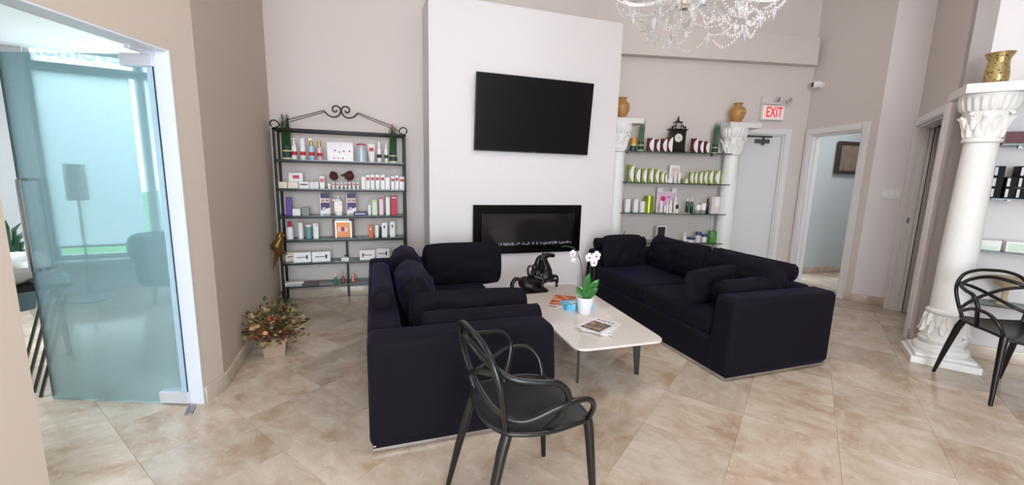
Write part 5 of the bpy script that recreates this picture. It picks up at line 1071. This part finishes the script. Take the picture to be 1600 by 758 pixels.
# glass shelves and goods on the right wall
SZ5 = [1.722, 1.320, 0.918, 0.499]
for i, z in enumerate(SZ5): gshelf(ORD[i]+' glass shelf of the right wall behind the armchair', C45, A5, 0.22, 2.2, -0.24, 0.0, z, 'glass shelves on the right wall')
def r5(u, off, z): p = C45+D5*u-N5*off; return (p.x, p.y, z)
def u5(px, py, off): p = onplane(px, py, C45-N5*off, N5); return (Vector((p.x, p.y))-C45).dot(D5), p.z
def span5(x0, x1, yt, sh, off=0.15): a, z = u5(x0, yt, off); b, _ = u5(x1, yt, off); return (a+b)/2, b-a, z-SZ5[sh]
u, w_, h = span5(1566, 1600, 207, 0); card_box('maroon_box', 'long maroon box on the top shelf of the right wall', 'box', r5(u+0.04, 0.14, SZ5[0]), w_+0.08, h, 0.1, A5, body=MAR, band=GRY, bpos=(0.1, 0.9), bw=(0.0, 0.06))
BG = 'black boxes with silver ends on the right wall'
rws = [(1547, 1553, 1), (1571, 1577, 2)]
bs = 0
for col_, (xa, xb, nrow, hx) in enumerate(((1551.5, 1568.5, 3, 0), (1574, 1591, 2, 0), (1592, 1608, 3, 0))):
    u, w_, h = span5(xa-4, xb-4, 259.5, 1, 0.14)
    for k in range(nrow):
        hh = h/3*0.985; lb = 'black box with silver end on the right wall, '+['left stack', 'middle stack', 'right stack'][col_]+', '+['bottom', 'middle' if nrow == 3 else 'top', 'top'][k]
        t = thing('black_box', lb, 'box', r5(u+0.01, 0.13, SZ5[1]+k*h/3), A5, BG); MB().box(-w_/2, w_/2, -0.07, 0.07, 0, hh).obj('carton', mat('black_card', (12, 10, 13), 0.6, spec=0.2), t, bev=0.0015)
        MB().box(-w_*0.44, -w_*0.44+w_*0.28, -0.0712, -0.07, hh*0.12, hh*0.88).obj('silver_label', mat('silver_label', (190, 190, 195), 0.35), t, smooth=0)
u, w_, h = span5(1532, 1564, 374, 2); card_box('white_carton', 'white rounded box at the left of the third right wall shelf', 'box', r5(u, 0.13, SZ5[2]), w_, h, 0.1, A5, band=mat('mint_print', (200, 225, 205), 0.5), bpos=(0.1, 0.4))
u, w_, h = span5(1565, 1606, 376, 2); card_box('white_carton', 'wider white box with pale green print on the third right wall shelf', 'box', r5(u+0.02, 0.13, SZ5[2]), w_, h, 0.1, A5, band=mat('mint_print', (0, 0, 0)), bpos=(0.15, 0.8), bw=(0.1, 0.95))
u, w_, h = span5(1560, 1596, 437, 3); t = thing('shallow_bowl', 'small beige shallow bowl on a foot on the lowest right wall shelf', 'bowl', r5(u, 0.12, SZ5[3]))
MB().lathe([(0.04, 0), (0.03, 0.02), (0.015, 0.05), (0.02, 0.12), (0.06, 0.17), (0.095, 0.215), (0.09, 0.215), (0.05, 0.175)], 26).obj('body', mat('beige_stone', (190, 170, 140), 0.5, vary=0.2), t, smooth=60)

# ------------------------------------------------------------ exit sign with lamps, security camera, switch plate
xs_, xz = 2.455, 2.318
es = thing('exit_sign', 'lit white exit sign with red letters over the exit door', 'exit sign', (*P1(xs_, 0.0), xz), A1)
MB().box(-0.172, 0.165, -0.05, -0.001, -0.105, 0.095).obj('housing', mat('sign_housing', (214, 206, 203), 0.4), es, bev=0.006)
MB().box(-0.155, 0.15, -0.0515, -0.05, -0.09, 0.08).obj('face', mat('sign_face', (238, 222, 218), 0.4, emit=0.15), es, smooth=0)
text_mesh('EXIT', 0.185, 'lettering', mat('sign_red', (225, 28, 50), 0.4, emit=0.5), es, loc=(0.012, -0.053, -0.005), rot=(pi/2, 0, 0), sx=0.62)
MB().box(-0.17, 0.12, -0.045, -0.001, 0.10, 0.20).obj('lamp_housing', mat('sign_housing', (0, 0, 0)), es, bev=0.006)
for x in (0.02, 0.185):
    q = MB(); q.M = Matrix.Translation((x, -0.06, 0.165)) @ Matrix.Rotation(pi/2+0.3, 4, 'X') @ Matrix.Rotation(0.3, 4, 'Y'); q.lathe([(0.018, -0.03), (0.036, 0.0), (0.038, 0.03), (0.033, 0.03)], 18)
    f = q.obj('lamp_head', mat('sign_housing', (0, 0, 0)), es); q2 = MB(); q2.M = q.M; q2.lathe([(0.030, 0.031), (0.012, 0.034)], 16); q2.obj('lens', CHR, f)
d2v = Vector((d2.x, d2.y)); n2v = Vector((d2.y, -d2.x))
pcm = onplane(1283, 133, C12, n2v)
sc = thing('security_camera', 'white security camera with black lens high by the corner', 'security camera', (pcm.x, pcm.y, pcm.z), math.atan2(d2.y, d2.x))
q = MB(); q.M = Matrix.Translation((0.02, 0.0, 0.0)) @ Matrix.Rotation(pi/2, 4, 'X'); q.cyl(0.038, 0.0, 0.02, 20); q.obj('mount', WHT, sc)
q = MB(); q.M = Matrix.Translation((0.01, -0.075, 0.005)) @ Matrix.Rotation(R(95), 4, 'X') @ Matrix.Rotation(R(-18), 4, 'Y'); q.lathe([(0.03, -0.055), (0.042, -0.03), (0.042, 0.035), (0.038, 0.045)], 22); q.obj('body', WHT, sc)
q2 = MB(); q2.M = q.M; q2.lathe([(0.032, 0.0455), (0.026, 0.052), (0.01, 0.058)], 20); q2.obj('lens', BLK, sc)
d3 = (C34-C23).normalized(); ps = onplane(1398.5, 303, C23, (d3.y, -d3.x))
sw = thing('switch_plate', 'white four-gang light switch plate on the narrow wall left of the closet doorway', 'light switch', (ps.x, ps.y, ps.z), math.atan2(d3.y, d3.x))
MB().box(-0.115, 0.115, -0.007, 0, -0.06, 0.06).obj('plate', mat('switch_white', (232, 230, 228), 0.35), sw, bev=0.002)
for k in range(4): MB().box(-0.096+k*0.051, -0.060+k*0.051, -0.012, -0.007, -0.034, 0.034).obj('rocker_switch', mat('switch_white2', (240, 238, 236), 0.3), sw, bev=0.002)

# ------------------------------------------------------------ crystal chandelier
CX, CY, CB = 1.58, 1.81, 2.03
chd = thing('chandelier', 'crystal chandelier with bead chains and glowing candle bulbs', 'chandelier', (CX, CY, CB))
CG = bpy.data.materials.new('crystal'); CG.use_nodes = True; p_ = CG.node_tree.nodes['Principled BSDF']; p_.inputs['Base Color'].default_value = (0.95, 0.95, 0.97, 1); p_.inputs['Roughness'].default_value = 0.03; p_.inputs['IOR'].default_value = 1.6; p_.inputs['Transmission Weight'].default_value = 0.8
SIL = mat('chandelier_silver', (190, 185, 180), 0.2, metal=0.9)
MB().lathe([(0.02, 0.29), (0.03, 0.31), (0.10, 0.34), (0.11, 0.36), (0.03, 0.39), (0.02, 0.6), (0.05, 0.66), (0.06, 0.72), (0.02, 0.8), (0.012, 1.0)], 24).obj('centre_column', SIL, chd)
MB().lathe([(0.02, 1.88), (0.06, 1.9), (0.065, ZC-CB)], 20).obj('ceiling_rose', SIL, chd)
MB().tube([(0, 0, 1.0), (0, 0, 2.1)], 0.007, 6).obj('hanging_rod', SIL, chd)
NA = 8; RA = 0.44
def beads(q, pts, r, step):
    acc = 0; last = Vector(pts[0])
    for p in pts[1:]:
        p = Vector(p); d = (p-last).length
        while acc+d >= step:
            t = (step-acc)/d; last = last+(p-last)*t; q.gem(tuple(last), r, r*1.25); d = (p-last).length; acc = 0
        acc += d; last = p
def swag(a, b, sag, n=14): a = Vector(a); b = Vector(b); return [a+(b-a)*(i/n)-Vector((0, 0, sag*4*(i/n)*(1-i/n))) for i in range(n+1)]
ends = []
for k in range(NA):
    a = 2*pi*k/NA+0.3; ca, sa = cos(a), sin(a)
    pts = spline([(0.05*ca, 0.05*sa, 0.36), (0.18*ca, 0.18*sa, 0.26), (0.33*ca, 0.33*sa, 0.24), (0.44*ca, 0.44*sa, 0.29), (RA*ca, RA*sa, 0.36)], 6)
    arm = MB().tube(pts, 0.008, 8).obj('arm', CG, chd, smooth=180)
    e = (RA*ca, RA*sa, 0.36); ends.append(e)
    MB().lathe([(0.012, 0), (0.05, 0.012), (0.055, 0.02), (0.03, 0.012)], 16, c=e).obj('drip_cup', CG, arm)
    MB().lathe([(0.011, 0.012), (0.011, 0.09)], 10, c=e).obj('candle_sleeve', mat('candle_ivory', (240, 225, 195), 0.5), arm)
    MB().lathe([(0.006, 0.09), (0.014, 0.11), (0.010, 0.14), (0.002, 0.165)], 10, c=e).obj('candle_bulb', mat('warm_bulb', (255, 205, 150), 0.3, emit=6), arm)
    q = MB()
    for j in range(5): b_ = 2*pi*j/5; q.gem((e[0]+0.05*cos(b_), e[1]+0.05*sin(b_), e[2]-0.03), 0.008, 0.022)
    q.gem((e[0], e[1], e[2]-0.075), 0.015, 0.035); q.gem((e[0], e[1], e[2]-0.03), 0.008, 0.01); q.obj('cup_drops', CG, arm, smooth=0)['kind'] = 'stuff'
for k in range(NA):
    e = Vector(ends[k]); f = Vector(ends[(k+1) % NA]); q = MB()
    beads(q, swag(e-Vector((0, 0, 0.02)), f-Vector((0, 0, 0.02)), 0.10), 0.008, 0.019); q.obj('bead_chain', CG, chd, smooth=0)['kind'] = 'stuff'
    a = 2*pi*k/NA+0.3; inner = Vector((0.05*cos(a), 0.05*sin(a), 0.24)); q = MB()
    mid = Vector((0.26*cos(a+0.39), 0.26*sin(a+0.39), 0.16))
    beads(q, swag(e-Vector((0, 0, 0.02)), mid, 0.06), 0.0072, 0.017); beads(q, swag(mid, inner, 0.10), 0.0072, 0.017)
    m2 = Vector((0.26*cos(a+1.175), 0.26*sin(a+1.175), 0.16)); beads(q, swag(mid, m2, 0.085), 0.0072, 0.017); q.gem((mid.x, mid.y, mid.z-0.045), 0.016, 0.038); q.gem((mid.x, mid.y, mid.z-0.005), 0.010, 0.012); q.obj('bead_chain', CG, chd, smooth=0)['kind'] = 'stuff'
    q = MB(); top = Vector((0.02*cos(a), 0.02*sin(a), 0.95)); beads(q, swag(top, e+Vector((0, 0, 0.02)), 0.16), 0.008, 0.02); q.obj('bead_chain', CG, chd, smooth=0)['kind'] = 'stuff'
    q = MB()
    for j in range(3): b_ = a+j*0.26; rr = 0.105; q.gem((rr*cos(b_), rr*sin(b_), 0.30), 0.009, 0.03)
    beads(q, swag(Vector((0.11*cos(a), 0.11*sin(a), 0.33)), Vector((0.30*cos(a+0.39), 0.30*sin(a+0.39), 0.24)), 0.07), 0.0075, 0.018); beads(q, swag(Vector((0.11*cos(a), 0.11*sin(a), 0.33)), Vector((0.30*cos(a-0.39), 0.30*sin(a-0.39), 0.24)), 0.07), 0.0075, 0.018)
    q.gem((0.2*cos(a), 0.2*sin(a), 0.20), 0.014, 0.036); q.gem((0.33*cos(a), 0.33*sin(a), 0.18), 0.013, 0.036); q.gem((0.33*cos(a), 0.33*sin(a), 0.222), 0.007, 0.01); q.obj('drop_crystals', CG, chd, smooth=0)['kind'] = 'stuff'
MB().ball((0, 0, 0.25), 0.032, 10, sz=1.1).obj('bottom_ball', CG, chd, smooth=0)
pl = bpy.data.lights.new('chandelier_glow', 'POINT'); pl.energy = 8; pl.color = (1.0, 0.8, 0.6); pl.shadow_soft_size = 0.25
po = bpy.data.objects.new('chandelier_glow', pl); C.objects.link(po); po.location = (CX, CY, CB+0.62)
